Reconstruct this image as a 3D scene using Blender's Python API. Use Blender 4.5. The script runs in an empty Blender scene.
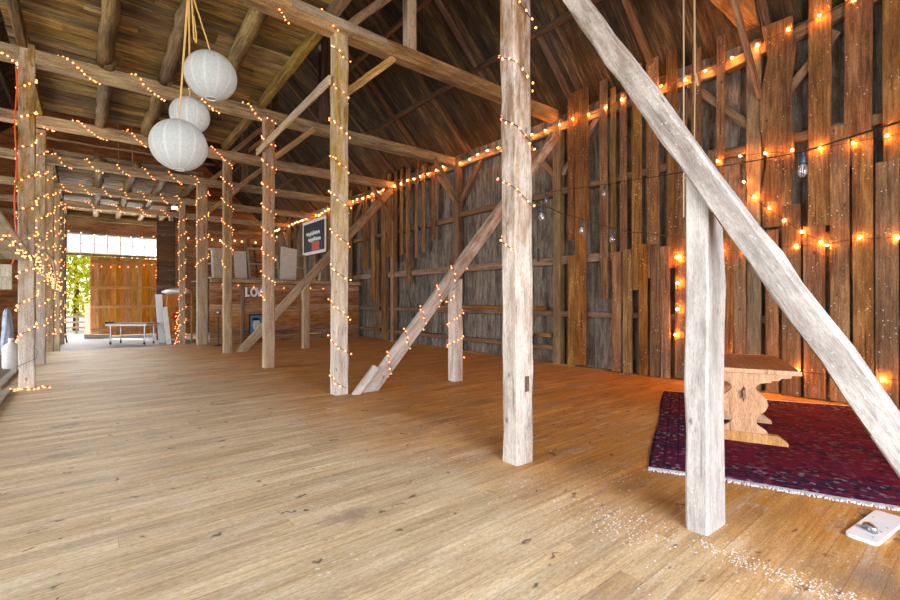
import bpy, bmesh, math, random
from mathutils import Vector, Matrix
random.seed(11)
S = bpy.context.scene
COL = S.collection
R = random.random
def U(a, b): return a + (b - a) * random.random()
def lin(h):
    h = h.lstrip('#')
    o = []
    for i in (0, 2, 4):
        c = int(h[i:i+2], 16) / 255
        o.append(c / 12.92 if c <= .04045 else ((c + .055) / 1.055) ** 2.4)
    return (*o, 1)

# ------------------------------------------------------------------ materials
class NT:
    def __init__(s, name):
        s.m = bpy.data.materials.new(name); s.m.use_nodes = True
        s.t = s.m.node_tree; s.b = s.t.nodes['Principled BSDF']; s.out = s.t.nodes['Material Output']
    def n(s, typ, **kw):
        d = s.t.nodes.new(typ)
        for k, v in kw.items():
            if k.startswith('i_'):
                key = k[2:]
                d.inputs[int(key) if key.isdigit() else key.replace('_', ' ')].default_value = v
            else: setattr(d, k, v)
        return d
    def l(s, a, b): s.t.links.new(a, b)
    def math(s, op, a, b=None, c=None):
        d = s.n('ShaderNodeMath', operation=op)
        for i, v in enumerate((a, b, c)):
            if v is None: continue
            if isinstance(v, (int, float)): d.inputs[i].default_value = v
            else: s.l(v, d.inputs[i])
        return d.outputs[0]
    def ramp(s, fac, stops, interp='LINEAR'):
        d = s.n('ShaderNodeValToRGB'); e = d.color_ramp.elements; d.color_ramp.interpolation = interp
        while len(e) < len(stops): e.new(.5)
        for el, (p, c) in zip(e, stops):
            el.position = p; el.color = c if len(c) == 4 else (*c, 1)
        s.l(fac, d.inputs[0]); return d.outputs[0]
    def mix(s, fac, a, b, blend='MIX'):
        d = s.n('ShaderNodeMix', data_type='RGBA', blend_type=blend)
        if isinstance(fac, (int, float)): d.inputs[0].default_value = fac
        else: s.l(fac, d.inputs[0])
        for i, v in ((6, a), (7, b)):
            if isinstance(v, tuple): d.inputs[i].default_value = v
            else: s.l(v, d.inputs[i])
        return d.outputs[2]
    def noise(s, vec, scale, detail=4, rough=.6, dist=0):
        d = s.n('ShaderNodeTexNoise'); d.inputs['Scale'].default_value = scale
        d.inputs['Detail'].default_value = detail; d.inputs['Roughness'].default_value = rough
        d.inputs['Distortion'].default_value = dist
        if vec is not None: s.l(vec, d.inputs['Vector'])
        return d.outputs[0]
    def mapped(s, vec, scale):
        d = s.n('ShaderNodeMapping'); d.inputs['Scale'].default_value = scale
        s.l(vec, d.inputs['Vector']); return d.outputs[0]
    def bump(s, h, strength=.3, dist=.01):
        d = s.n('ShaderNodeBump'); d.inputs['Strength'].default_value = strength; d.inputs['Distance'].default_value = dist
        s.l(h, d.inputs['Height']); s.l(d.outputs[0], s.b.inputs['Normal'])

def wood(name, dark, mid, light, axis='Z', gs=26, flecks=0, knots=.5, white=0, rough=.75, var=.5, bump=.35, top=None, tz=(1.2, 4.2), con=1.0, fs=15, fine=1.0):
    t = NT(name); g = {'X': 0, 'Y': 1, 'Z': 2}[axis]
    tc = t.n('ShaderNodeTexCoord'); oi = t.n('ShaderNodeObjectInfo'); geo = t.n('ShaderNodeNewGeometry')
    rnd = t.math('FRACT', t.math('ADD', oi.outputs['Random'], geo.outputs['Random Per Island']))
    off = t.math('MULTIPLY', rnd, 37.0)
    comb = t.n('ShaderNodeCombineXYZ')
    for i in range(3): t.l(off, comb.inputs[i])
    va = t.n('ShaderNodeVectorMath', operation='ADD'); t.l(tc.outputs['Object'], va.inputs[0]); t.l(comb.outputs[0], va.inputs[1])
    v = va.outputs[0]
    sc = [1, 1, 1]; sc[g] = .075
    gr = t.noise(t.mapped(v, tuple(sc)), gs, 10, .74, .35)
    sc2 = [1, 1, 1]; sc2[g] = .25
    bl = t.noise(t.mapped(v, tuple(sc2)), 3.2, 4, .6)
    f = t.math('ADD', t.math('MULTIPLY', gr, .6), t.math('MULTIPLY', bl, .4))
    k = .16 / con
    c = t.ramp(f, [(.5 - k, lin(dark)), (.5, lin(mid)), (.5 + k, lin(light))])
    if top:   # paler and greyer low down, browner higher up
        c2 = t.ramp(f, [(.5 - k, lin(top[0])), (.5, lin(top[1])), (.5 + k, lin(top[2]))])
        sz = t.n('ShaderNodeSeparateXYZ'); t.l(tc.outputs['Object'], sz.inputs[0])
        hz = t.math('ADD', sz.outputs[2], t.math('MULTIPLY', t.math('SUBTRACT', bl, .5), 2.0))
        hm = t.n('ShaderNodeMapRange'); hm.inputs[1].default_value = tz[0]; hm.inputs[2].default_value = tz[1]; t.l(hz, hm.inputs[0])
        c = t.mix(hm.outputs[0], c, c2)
    # board to board variation
    hsv = t.n('ShaderNodeHueSaturation'); t.l(c, hsv.inputs['Color'])
    t.l(t.math('ADD', t.math('MULTIPLY', rnd, var), 1 - var / 2), hsv.inputs['Value'])
    r2 = t.math('FRACT', t.math('MULTIPLY', rnd, 7.31))
    t.l(t.math('ADD', t.math('MULTIPLY', r2, .3), .85), hsv.inputs['Saturation'])
    t.l(t.math('ADD', t.math('MULTIPLY', t.math('FRACT', t.math('MULTIPLY', rnd, 13.7)), .02), .49), hsv.inputs['Hue'])
    c = hsv.outputs[0]
    # drying cracks
    sc3 = [1, 1, 1]; sc3[g] = .018
    cr = t.noise(t.mapped(v, tuple(sc3)), 38, 3, .5)
    crm = t.ramp(cr, [(.30, (1, 1, 1)), (.36, (0, 0, 0))])
    c = t.mix(t.math('MULTIPLY', crm, .75), c, lin(dark), 'MULTIPLY')
    if white:
        w = t.noise(t.mapped(v, tuple(sc2)), 9, 6, .7)
        c = t.mix(t.math('MULTIPLY', t.ramp(w, [(.42, (0, 0, 0)), (.62, (1, 1, 1))]), white), c, lin('#e9e6e3'))
    if knots:
        vo = t.n('ShaderNodeTexVoronoi'); sk = [1, 1, 1]; sk[g] = .55
        t.l(t.mapped(v, tuple(sk)), vo.inputs['Vector']); vo.inputs['Scale'].default_value = 5.5; vo.inputs['Randomness'].default_value = 1
        kn = t.ramp(vo.outputs['Distance'], [(.055, (1, 1, 1)), (.12, (0, 0, 0))])
        c = t.mix(t.math('MULTIPLY', kn, knots), c, lin('#33261e'))
    if flecks:
        vo = t.n('ShaderNodeTexVoronoi'); t.l(v, vo.inputs['Vector']); vo.inputs['Scale'].default_value = fs
        nz = t.noise(v, 28, 2)
        d = t.math('ADD', vo.outputs['Distance'], t.math('MULTIPLY', nz, .30))
        fm = t.ramp(d, [(.27, (1, 1, 1)), (.33, (0, 0, 0))])
        sp = t.ramp(t.noise(v, 2.2, 2), [(.47, (0, 0, 0)), (.60, (1, 1, 1))])
        c = t.mix(t.math('MULTIPLY', t.math('MULTIPLY', fm, sp), flecks), c, lin('#e8ddc8'))
    sc4 = [1, 1, 1]; sc4[g] = .16
    fi = t.noise(t.mapped(v, tuple(sc4)), 150, 4, .75)
    c = t.mix(1.0, c, t.ramp(fi, [(.36, (1 - .38 * fine, 1 - .40 * fine, 1 - .42 * fine)), (.5, (1, 1, 1)), (.64, (1 + .25 * fine,) * 3)]), 'MULTIPLY')
    t.l(c, t.b.inputs['Base Color'])
    t.b.inputs['Roughness'].default_value = rough; t.b.inputs['Specular IOR Level'].default_value = .25
    t.bump(t.math('SUBTRACT', t.math('ADD', gr, t.math('MULTIPLY', bl, .5)), t.math('MULTIPLY', crm, .6)), bump, .012)
    return t.m

def plain(name, col, rough=.6, metal=0, spec=.3, noise=0, ns=8):
    t = NT(name); t.b.inputs['Roughness'].default_value = rough; t.b.inputs['Metallic'].default_value = metal
    t.b.inputs['Specular IOR Level'].default_value = spec
    if noise:
        tc = t.n('ShaderNodeTexCoord'); nz = t.noise(tc.outputs['Object'], ns, 5)
        a = lin(col); d = tuple(x * (1 - noise) for x in a[:3]) + (1,)
        t.l(t.ramp(nz, [(.3, d), (.65, a)]), t.b.inputs['Base Color'])
    else: t.b.inputs['Base Color'].default_value = lin(col)
    return t.m

def emit(name, col, strength):
    t = NT(name); t.b.inputs['Base Color'].default_value = (.8, .6, .4, 1)
    t.b.inputs['Emission Color'].default_value = col; t.b.inputs['Emission Strength'].default_value = strength
    return t.m

M = {}
BR = ('#5e4a34', '#92754f', '#b89b70')
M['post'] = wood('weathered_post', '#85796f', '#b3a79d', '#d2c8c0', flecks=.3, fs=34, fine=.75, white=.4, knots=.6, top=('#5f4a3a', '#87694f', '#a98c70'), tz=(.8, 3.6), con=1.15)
M['postfar'] = wood('aged_post', '#77664f', '#a28b6e', '#bfa98a', white=.12, knots=.5, top=BR, tz=(1, 4), con=1.15)
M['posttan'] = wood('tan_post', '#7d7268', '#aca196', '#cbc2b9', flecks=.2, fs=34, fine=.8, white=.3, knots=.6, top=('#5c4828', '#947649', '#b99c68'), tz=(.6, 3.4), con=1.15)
M['whitewash'] = wood('whitewashed_timber', '#7f7975', '#968f8b', '#aaa49f', flecks=.55, white=.3, knots=.95, bump=.5, con=1.0, fs=34, fine=.6)
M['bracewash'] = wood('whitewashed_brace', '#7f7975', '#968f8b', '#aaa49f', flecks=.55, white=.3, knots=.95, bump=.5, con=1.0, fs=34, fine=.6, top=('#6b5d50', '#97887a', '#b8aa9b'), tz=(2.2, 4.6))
M['bark'] = wood('bark_edge', '#4a3218', '#7d5b30', '#a5824f', knots=0)
M['beam'] = wood('tie_beam_wood', '#523e24', '#987749', '#c6a56e', flecks=.4, fs=26, white=.06, con=1.3)
M['rafter'] = wood('rafter_wood', '#33251a', '#5a4230', '#7d6047', knots=.3)
M['plank'] = wood('rough_plank', '#402916', '#77502d', '#a27749', flecks=.75, fs=19, knots=.8, var=.6, con=1.2)
M['girt'] = wood('girt_wood', '#4a3828', '#80634a', '#a5876a', knots=.4)
M['siding'] = wood('grey_siding', '#33281f', '#5c4d40', '#857567', white=.15, knots=.4, var=.65, con=1.2)
M['roof'] = wood('roof_boards', '#1a1209', '#3c2d1c', '#68543a', knots=.1, axis='X', var=.8, con=1.3)
M['ceil'] = wood('ceiling_boards', '#34281a', '#725931', '#a08655', knots=.35, axis='X', var=.95, con=1.4)
M['joist'] = wood('joist_pole', '#3a2b1a', '#69532f', '#94794a', knots=.2, con=1.2)
M['parti'] = wood('partition_boards', '#5f432d', '#a0724c', '#c39a72', knots=.7, axis='X', var=.6, con=1.3)
M['door'] = wood('door_boards', '#8e5a28', '#cd8d48', '#e6b06a', knots=.3, var=.35)
M['pine'] = wood('pale_pine', '#a0714e', '#bd8c68', '#d2a888', knots=.1, gs=18, rough=.5, var=.04, bump=.1)
M['tabletop'] = wood('brown_table_top', '#523729', '#7a5643', '#a07c68', knots=.3, axis='X', rough=.55, var=.3, bump=.2)
M['greyboard'] = wood('grey_board', '#7d7668', '#a8a08f', '#c9c2b2', knots=.3)
M['cable'] = plain('black_cable', '#1c211c', .5)
M['glow'] = emit('mini_bulb_glow', (1, .27, .065, 1), 4.0)
M['globe'] = emit('amber_bulb_glow', (1, .31, .04, 1), 470)
M['dimglobe'] = emit('far_amber_glow', (1, .45, .12, 1), 14)
M['lamp'] = emit('white_lamp_glow', (1, .95, .88, 1), 40)
M['rope'] = plain('hemp_rope', '#d8b26a', .8, noise=.25, ns=60)
M['palerope'] = plain('pale_rope', '#c9b08c', .8, noise=.25, ns=60)
M['black'] = plain('black_plastic', '#17171a', .45)
M['steel'] = plain('brushed_steel', '#b9bcc2', .3, 1)
M['white'] = plain('white_paint', '#e8e9ee', .5, noise=.08)
M['dirtywhite'] = plain('dirty_white_plastic', '#dcdad6', .5, noise=.2)
M['cloth'] = plain('blue_grey_cloth', '#9aa2b4', .8, noise=.3, ns=12)
M['red'] = plain('red_plastic', '#c2301c', .4)
M['orange'] = plain('orange_cord', '#e0561c', .5)
M['navy'] = plain('navy_print', '#1d2236', .6, noise=.4, ns=3)
M['blue'] = plain('blue_print', '#4f80ad', .6, noise=.2, ns=6)
M['blacktop'] = plain('blue_grey_table', '#4b4f5a', .35, noise=.1)
M['concrete'] = plain('concrete', '#b9b9bd', .7, noise=.25, ns=2)
M['ground'] = plain('gravel_ground', '#b5ad98', .9, noise=.3, ns=1.5)
M['earth'] = plain('earth_floor', '#6a5844', .9, noise=.4, ns=2)
M['trunk'] = plain('bark', '#5a4a3a', .9, noise=.4)

def floor_mat():
    t = NT('worn_floor_boards')
    tc = t.n('ShaderNodeTexCoord'); sx = t.n('ShaderNodeSeparateXYZ'); t.l(tc.outputs['Object'], sx.inputs[0])
    X, Y = sx.outputs[0], sx.outputs[1]
    w = t.math('DIVIDE', Y, .135)
    idr = t.math('FLOOR', w); fr = t.math('FRACT', w)
    wn = t.n('ShaderNodeTexWhiteNoise', noise_dimensions='1D'); t.l(idr, wn.inputs['W'])
    ln = t.math('ADD', t.math('DIVIDE', X, 5.2), t.math('MULTIPLY', wn.outputs[0], 5))
    idl = t.math('FLOOR', ln); frl = t.math('FRACT', ln)
    wn2 = t.n('ShaderNodeTexWhiteNoise', noise_dimensions='2D')
    cv = t.n('ShaderNodeCombineXYZ'); t.l(idr, cv.inputs[0]); t.l(idl, cv.inputs[1]); t.l(cv.outputs[0], wn2.inputs['Vector'])
    rnd = wn2.outputs[0]
    off = t.n('ShaderNodeCombineXYZ'); t.l(t.math('MULTIPLY', rnd, 31), off.inputs[2])
    va = t.n('ShaderNodeVectorMath', operation='ADD'); t.l(tc.outputs['Object'], va.inputs[0]); t.l(off.outputs[0], va.inputs[1])
    v = va.outputs[0]
    gr = t.noise(t.mapped(v, (.06, 1, 1)), 26, 9, .72, .5)
    bl = t.noise(t.mapped(v, (.3, 1, 1)), 4, 4)
    f = t.math('ADD', t.math('MULTIPLY', gr, .6), t.math('MULTIPLY', bl, .4))
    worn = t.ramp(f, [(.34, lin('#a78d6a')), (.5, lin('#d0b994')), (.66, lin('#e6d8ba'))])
    varn_warmlight = t.ramp(f, [(.34, lin('#8c6028')), (.5, lin('#c08a4a')), (.66, lin('#dcab66'))])
    # foot-worn nave strip; aisle varnish with warm lamplight mixed into its orange
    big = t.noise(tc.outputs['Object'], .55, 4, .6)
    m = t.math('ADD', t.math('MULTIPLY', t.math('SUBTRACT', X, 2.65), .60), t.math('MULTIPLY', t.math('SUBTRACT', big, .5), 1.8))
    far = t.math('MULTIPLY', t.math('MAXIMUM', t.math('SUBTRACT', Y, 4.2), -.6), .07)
    wear_light = t.ramp(t.math('ADD', m, t.math('ADD', far, .42)), [(.0, (0, 0, 0)), (1, (1, 1, 1))])
    c = t.mix(wear_light, worn, varn_warmlight)
    hsv = t.n('ShaderNodeHueSaturation'); t.l(c, hsv.inputs['Color'])
    t.l(t.math('ADD', t.math('MULTIPLY', rnd, .2), .9), hsv.inputs['Value'])
    c = hsv.outputs[0]
    # grey scuffs, dark dents, pale paint specks
    sc = t.noise(t.mapped(tc.outputs['Object'], (.28, 1, 1)), 2.6, 6, .72)
    c = t.mix(t.math('MULTIPLY', t.ramp(sc, [(.52, (0, 0, 0)), (.70, (1, 1, 1))]), .5), c, lin('#93837a'))
    sc2 = t.noise(t.mapped(v, (.22, 1, 1)), 5, 6, .75)
    c = t.mix(t.math('MULTIPLY', t.ramp(sc2, [(.56, (0, 0, 0)), (.70, (1, 1, 1))]), .45), c, lin('#e2d9cb'))
    for scv, th, col, keep in ((3.1, .060, '#43322c', .45), (5.2, .075, '#5a463a', .6), (1.4, .16, '#a08d7c', .6)):
        vo = t.n('ShaderNodeTexVoronoi', voronoi_dimensions='2D'); wob = t.n('ShaderNodeVectorMath', operation='ADD')
        nn = t.n('ShaderNodeTexNoise'); nn.inputs['Scale'].default_value = 9; t.l(tc.outputs['Object'], nn.inputs['Vector'])
        ns = t.n('ShaderNodeVectorMath', operation='SCALE'); ns.inputs['Scale'].default_value = .22; t.l(nn.outputs['Color'], ns.inputs[0])
        t.l(tc.outputs['Object'], wob.inputs[0]); t.l(ns.outputs[0], wob.inputs[1])
        t.l(t.mapped(wob.outputs[0], (.42, 1, 1)), vo.inputs['Vector']); vo.inputs['Scale'].default_value = scv
        kn = t.ramp(vo.outputs['Distance'], [(th * .25, (1, 1, 1)), (th, (0, 0, 0))])
        sk = t.n('ShaderNodeSeparateColor'); t.l(vo.outputs['Color'], sk.inputs[0])
        kn = t.math('MULTIPLY', kn, t.math('GREATER_THAN', sk.outputs[0], keep))
        c = t.mix(t.math('MULTIPLY', kn, .8), c, lin(col))
    fi = t.noise(t.mapped(tc.outputs['Object'], (.2, 1, 1)), 130, 4, .75)
    c = t.mix(1.0, c, t.ramp(fi, [(.36, (.72, .70, .68)), (.5, (1, 1, 1)), (.64, (1.18, 1.18, 1.18))]), 'MULTIPLY')
    vo2 = t.n('ShaderNodeTexVoronoi', voronoi_dimensions='2D'); t.l(t.mapped(tc.outputs['Object'], (.6, 1, 1)), vo2.inputs['Vector']); vo2.inputs['Scale'].default_value = 13
    pn = t.math('ADD', vo2.outputs['Distance'], t.math('MULTIPLY', t.noise(tc.outputs['Object'], 30, 2), .12))
    pm = t.ramp(pn, [(.13, (1, 1, 1)), (.16, (0, 0, 0))])
    ps = t.ramp(t.noise(tc.outputs['Object'], 1.3, 3), [(.5, (0, 0, 0)), (.66, (1, 1, 1))])
    c = t.mix(t.math('MULTIPLY', t.math('MULTIPLY', pm, ps), .8), c, lin('#e8e4dc'))
    gap = t.math('MAXIMUM', t.math('LESS_THAN', fr, .028), t.math('LESS_THAN', frl, .0006))
    c = t.mix(t.math('MULTIPLY', gap, .4), c, lin('#5a4630'))
    t.l(c, t.b.inputs['Base Color'])
    t.l(t.ramp(gr, [(.3, (.5,) * 3), (.7, (.68,) * 3)]), t.b.inputs['Roughness'])
    t.b.inputs['Specular IOR Level'].default_value = .18
    t.bump(t.math('SUBTRACT', t.math('MULTIPLY', gr, .4), gap), .2, .004)
    return t.m
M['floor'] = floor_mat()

def paper_mat():
    t = NT('rice_paper'); tc = t.n('ShaderNodeTexCoord')
    c = t.ramp(t.noise(tc.outputs['Object'], 40, 4), [(.3, lin('#c3c8ca')), (.7, lin('#d9dcdc'))])
    d = t.n('ShaderNodeBsdfDiffuse'); tr = t.n('ShaderNodeBsdfTranslucent'); mx = t.n('ShaderNodeMixShader'); mx.inputs[0].default_value = .45
    t.l(c, d.inputs[0]); t.l(c, tr.inputs[0]); t.l(d.outputs[0], mx.inputs[1]); t.l(tr.outputs[0], mx.inputs[2])
    t.l(mx.outputs[0], t.out.inputs[0]); return t.m
M['paper'] = paper_mat()
M['paperseam'] = M['paper'].copy(); M['paperseam'].name = 'paper_seam'; M['paperseam'].node_tree.nodes['Color Ramp'].color_ramp.elements[0].color = lin('#d3d7d8'); M['paperseam'].node_tree.nodes['Color Ramp'].color_ramp.elements[1].color = lin('#e6e8e8')

def leaf_mat(name, a, b):
    t = NT(name); geo = t.n('ShaderNodeNewGeometry')
    c = t.ramp(geo.outputs['Random Per Island'], [(0, lin(a)), (1, lin(b))])
    d = t.n('ShaderNodeBsdfDiffuse'); tr = t.n('ShaderNodeBsdfTranslucent'); mx = t.n('ShaderNodeMixShader'); mx.inputs[0].default_value = .5
    t.l(c, d.inputs[0]); t.l(c, tr.inputs[0]); t.l(d.outputs[0], mx.inputs[1]); t.l(tr.outputs[0], mx.inputs[2])
    t.l(mx.outputs[0], t.out.inputs[0]); return t.m
M['leaf'] = leaf_mat('yellow_green_leaves', '#7f9a24', '#d8d44a')
M['leaf2'] = leaf_mat('green_leaves', '#4f7a26', '#a5bb48')

def pane_mat():
    t = NT('dusty_pane'); tc = t.n('ShaderNodeTexCoord')
    tp = t.n('ShaderNodeBsdfTransparent'); tr = t.n('ShaderNodeBsdfTranslucent'); tr.inputs[0].default_value = (.62, .66, .72, 1)
    f = t.ramp(t.noise(tc.outputs['Object'], 2.2, 5), [(.35, (.35,) * 3), (.65, (.8,) * 3)])
    mx = t.n('ShaderNodeMixShader'); t.l(f, mx.inputs[0]); t.l(tp.outputs[0], mx.inputs[1]); t.l(tr.outputs[0], mx.inputs[2])
    t.l(mx.outputs[0], t.out.inputs[0]); return t.m
M['pane'] = pane_mat()

def glass_mat():
    t = NT('clear_bulb_glass'); tp = t.n('ShaderNodeBsdfTransparent'); tp.inputs[0].default_value = (.93, .95, .97, 1)
    g = t.n('ShaderNodeBsdfGlossy'); g.inputs['Roughness'].default_value = .12
    fr = t.n('ShaderNodeFresnel'); fr.inputs[0].default_value = 1.8
    mx = t.n('ShaderNodeMixShader'); t.l(fr.outputs[0], mx.inputs[0]); t.l(tp.outputs[0], mx.inputs[1]); t.l(g.outputs[0], mx.inputs[2])
    df = t.n('ShaderNodeBsdfTranslucent'); df.inputs[0].default_value = (.9, .92, .95, 1); m2 = t.n('ShaderNodeMixShader'); m2.inputs[0].default_value = .16
    t.l(mx.outputs[0], m2.inputs[1]); t.l(df.outputs[0], m2.inputs[2]); t.l(m2.outputs[0], t.out.inputs[0]); return t.m
M['glass'] = glass_mat()

def rug_mat(L, W):
    t = NT('persian_rug'); tc = t.n('ShaderNodeTexCoord'); sx = t.n('ShaderNodeSeparateXYZ'); t.l(tc.outputs['Object'], sx.inputs[0])
    X, Y = sx.outputs[0], sx.outputs[1]
    ex = t.math('MINIMUM', X, t.math('SUBTRACT', L, X)); ey = t.math('MINIMUM', Y, t.math('SUBTRACT', W, Y))
    e = t.math('MINIMUM', ex, ey)
    def cells(sc, rnd=.75):
        vo = t.n('ShaderNodeTexVoronoi', distance='MANHATTAN'); t.l(tc.outputs['Object'], vo.inputs['Vector'])
        vo.inputs['Scale'].default_value = sc; vo.inputs['Randomness'].default_value = rnd; return vo
    v1 = cells(7); v2 = cells(27)
    nz = t.noise(tc.outputs['Object'], 2.0, 4); fine = t.noise(t.mapped(tc.outputs['Object'], (1, .25, 1)), 60, 3)
    s1 = t.n('ShaderNodeSeparateColor'); t.l(v1.outputs['Color'], s1.inputs[0])
    s2 = t.n('ShaderNodeSeparateColor'); t.l(v2.outputs['Color'], s2.inputs[0])
    field = t.ramp(t.math('ADD', t.math('MULTIPLY', s1.outputs[0], .6), t.math('MULTIPLY', s2.outputs[0], .4)),
                   [(.0, lin('#4a1022')), (.35, lin('#7d1730')), (.55, lin('#941a34')), (.7, lin('#5b1638')), (.9, lin('#2c1830'))])
    rings = t.math('FRACT', t.math('MULTIPLY', v1.outputs['Distance'], 4.5))
    field = t.mix(t.math('MULTIPLY', t.math('LESS_THAN', rings, .2), .7), field, lin('#241424'))
    field = t.mix(t.math('MULTIPLY', t.math('GREATER_THAN', s2.outputs[1], .88), .4), field, lin('#a07a80'))
    bord = t.ramp(s2.outputs[2], [(0, lin('#33203f')), (.35, lin('#542c50')), (.62, lin('#7d2745')), (.85, lin('#9a8a9e'))], 'CONSTANT')
    st = t.math('LESS_THAN', t.math('FRACT', t.math('MULTIPLY', e, 9)), .16)
    bord = t.mix(t.math('MULTIPLY', st, .8), bord, lin('#1d1020'))
    c = t.mix(t.math('LESS_THAN', e, .42), field, bord)
    c = t.mix(t.math('MULTIPLY', t.ramp(nz, [(.45, (0, 0, 0)), (.7, (1, 1, 1))]), .5), c, lin('#8f1f52'))
    c = t.mix(t.math('MULTIPLY', fine, .8), c, lin('#1c0d18'), 'MULTIPLY')
    t.l(c, t.b.inputs['Base Color']); t.b.inputs['Roughness'].default_value = .9; t.b.inputs['Specular IOR Level'].default_value = .1
    t.bump(fine, .4, .01); return t.m

# ------------------------------------------------------------------ object helpers
def tag(o, label=None, cat=None, group=None, kind=None):
    for k, v in (('label', label), ('category', cat), ('group', group), ('kind', kind)):
        if v: o[k] = v
    return o
def empty(name, loc, rz=0):
    o = bpy.data.objects.new(name, None); COL.objects.link(o); o.empty_display_size = .1
    o.matrix_basis = Matrix.Translation(loc) @ Matrix.Rotation(rz, 4, 'Z'); return o
def world(o):
    m = o.matrix_basis.copy(); p = o.parent
    while p: m = p.matrix_basis @ m; p = p.parent
    return m
def link(name, me, mat, parent=None, mw=None):
    o = bpy.data.objects.new(name, me); COL.objects.link(o)
    if mat is not None and not me.materials:
        for m in (mat if isinstance(mat, (list, tuple)) else [mat]): me.materials.append(m)
    mw = mw or Matrix.Identity(4)
    if parent:
        o.parent = parent; o.matrix_basis = world(parent).inverted() @ mw
    else: o.matrix_basis = mw
    return o
class MB:
    def __init__(s): s.v = []; s.f = []; s.mi = []
    def add(s, vs, fs, mi=0):
        n = len(s.v); s.v += [tuple(p) for p in vs]; s.f += [tuple(i + n for i in f) for f in fs]; s.mi += [mi] * len(fs)
    def box(s, x0, x1, y0, y1, z0, z1, mi=0, mw=None):
        vs = [Vector((x, y, z)) for x in (x0, x1) for y in (y0, y1) for z in (z0, z1)]
        if mw: vs = [mw @ p for p in vs]
        s.add(vs, [(0, 1, 3, 2), (4, 6, 7, 5), (0, 4, 5, 1), (2, 3, 7, 6), (0, 2, 6, 4), (1, 5, 7, 3)], mi)
    def tube(s, pts, r, n=6, mi=0, cap=True):
        pts = [Vector(p) for p in pts]; rs = r if isinstance(r, (list, tuple)) else [r] * len(pts)
        vs = []; prev = None
        for i, p in enumerate(pts):
            d = (pts[min(i + 1, len(pts) - 1)] - pts[max(i - 1, 0)]).normalized()
            a = prev if prev is not None else (Vector((0, 0, 1)) if abs(d.z) < .9 else Vector((1, 0, 0)))
            a = (a - d * a.dot(d))
            if a.length < 1e-5: a = d.orthogonal()
            a.normalize(); b = d.cross(a); prev = a
            for k in range(n):
                t = 2 * math.pi * k / n; vs.append(p + (a * math.cos(t) + b * math.sin(t)) * rs[i])
        fs = []
        for i in range(len(pts) - 1):
            for k in range(n):
                fs.append((i * n + k, i * n + (k + 1) % n, (i + 1) * n + (k + 1) % n, (i + 1) * n + k))
        if cap: fs += [tuple(range(n - 1, -1, -1)), tuple(range((len(pts) - 1) * n, len(pts) * n))]
        s.add(vs, fs, mi)
    def lathe(s, prof, n=16, mi=0, c=(0, 0, 0)):
        vs = []
        for r, z in prof:
            for k in range(n):
                t = 2 * math.pi * k / n; vs.append((c[0] + r * math.cos(t), c[1] + r * math.sin(t), c[2] + z))
        fs = []
        for i in range(len(prof) - 1):
            for k in range(n):
                fs.append((i * n + k, i * n + (k + 1) % n, (i + 1) * n + (k + 1) % n, (i + 1) * n + k))
        fs += [tuple(range(n - 1, -1, -1)), tuple(range((len(prof) - 1) * n, len(prof) * n))]
        s.add(vs, fs, mi)
    def prism(s, out, y0, y1, mi=0):     # outline in local x,z extruded along y
        n = len(out); vs = [(x, y0, z) for x, z in out] + [(x, y1, z) for x, z in out]
        s.add(vs, [tuple(range(n)), tuple(range(2 * n - 1, n - 1, -1))] + [(i, i + n, (i + 1) % n + n, (i + 1) % n) for i in range(n)], mi)
    def mesh(s, name, smooth=False):
        me = bpy.data.meshes.new(name); me.from_pydata(s.v, [], s.f); me.update()
        me.polygons.foreach_set('material_index', s.mi)
        bm = bmesh.new(); bm.from_mesh(me); bmesh.ops.recalc_face_normals(bm, faces=bm.faces); bm.to_mesh(me); bm.free()
        if smooth: me.polygons.foreach_set('use_smooth', [True] * len(me.polygons))
        return me
    def build(s, name, mat, parent=None, mw=None, smooth=False):
        return link(name, s.mesh(name, smooth), mat, parent, mw)

def frame(a, b, side=(1, 0, 0)):
    a, b = Vector(a), Vector(b); z = (b - a).normalized(); x = Vector(side); x = (x - z * x.dot(z)).normalized(); y = z.cross(x)
    m = Matrix.Identity(4)
    for i in range(3): m[i][0], m[i][1], m[i][2], m[i][3] = x[i], y[i], z[i], a[i]
    return m, (b - a).length
def timber(name, a, b, w, h, mat, parent=None, side=(1, 0, 0), rough=.008, chamfer=.014, seg=.28, end=None, start=None, under=None, wave=0):
    """hewn squared timber between two points; end/start shift the end ring (x,y)->dz; under = side of the ring in bark"""
    m, L = frame(a, b, side); n = max(2, int(L / seg)); c = min(chamfer, w * .3, h * .3)
    ring = [(-w/2 + c, -h/2), (w/2 - c, -h/2), (w/2, -h/2 + c), (w/2, h/2 - c), (w/2 - c, h/2), (-w/2 + c, h/2), (-w/2, h/2 - c), (-w/2, -h/2 + c)]
    mb = MB(); vs = []; ph = U(0, 6)
    for i in range(n + 1):
        z = L * i / n; jx, jy = U(-1, 1) * rough * .4, U(-1, 1) * rough * .4
        wv = wave * math.sin(z * 2.3 + ph) + wave * .6 * math.sin(z * 5.7 + ph * 2)
        for (x, y) in ring:
            zz = z
            if i == n and end: zz += end(x, y)
            if i == 0 and start: zz += start(x, y)
            vs.append((x + jx + U(-1, 1) * rough * .5 + (wv if x > 0 else -wv * .5), y + jy + U(-1, 1) * rough * .5, zz))
    fs = []; mi = []
    for i in range(n):
        for k in range(8):
            fs.append((i * 8 + k, i * 8 + (k + 1) % 8, (i + 1) * 8 + (k + 1) % 8, (i + 1) * 8 + k)); mi.append(1 if under and k in under else 0)
    fs += [tuple(range(7, -1, -1)), tuple(range(n * 8, n * 8 + 8))]; mi += [0, 0]
    mb.add(vs, fs); mb.mi = mi
    return mb.build(name, mat, parent, m)
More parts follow.
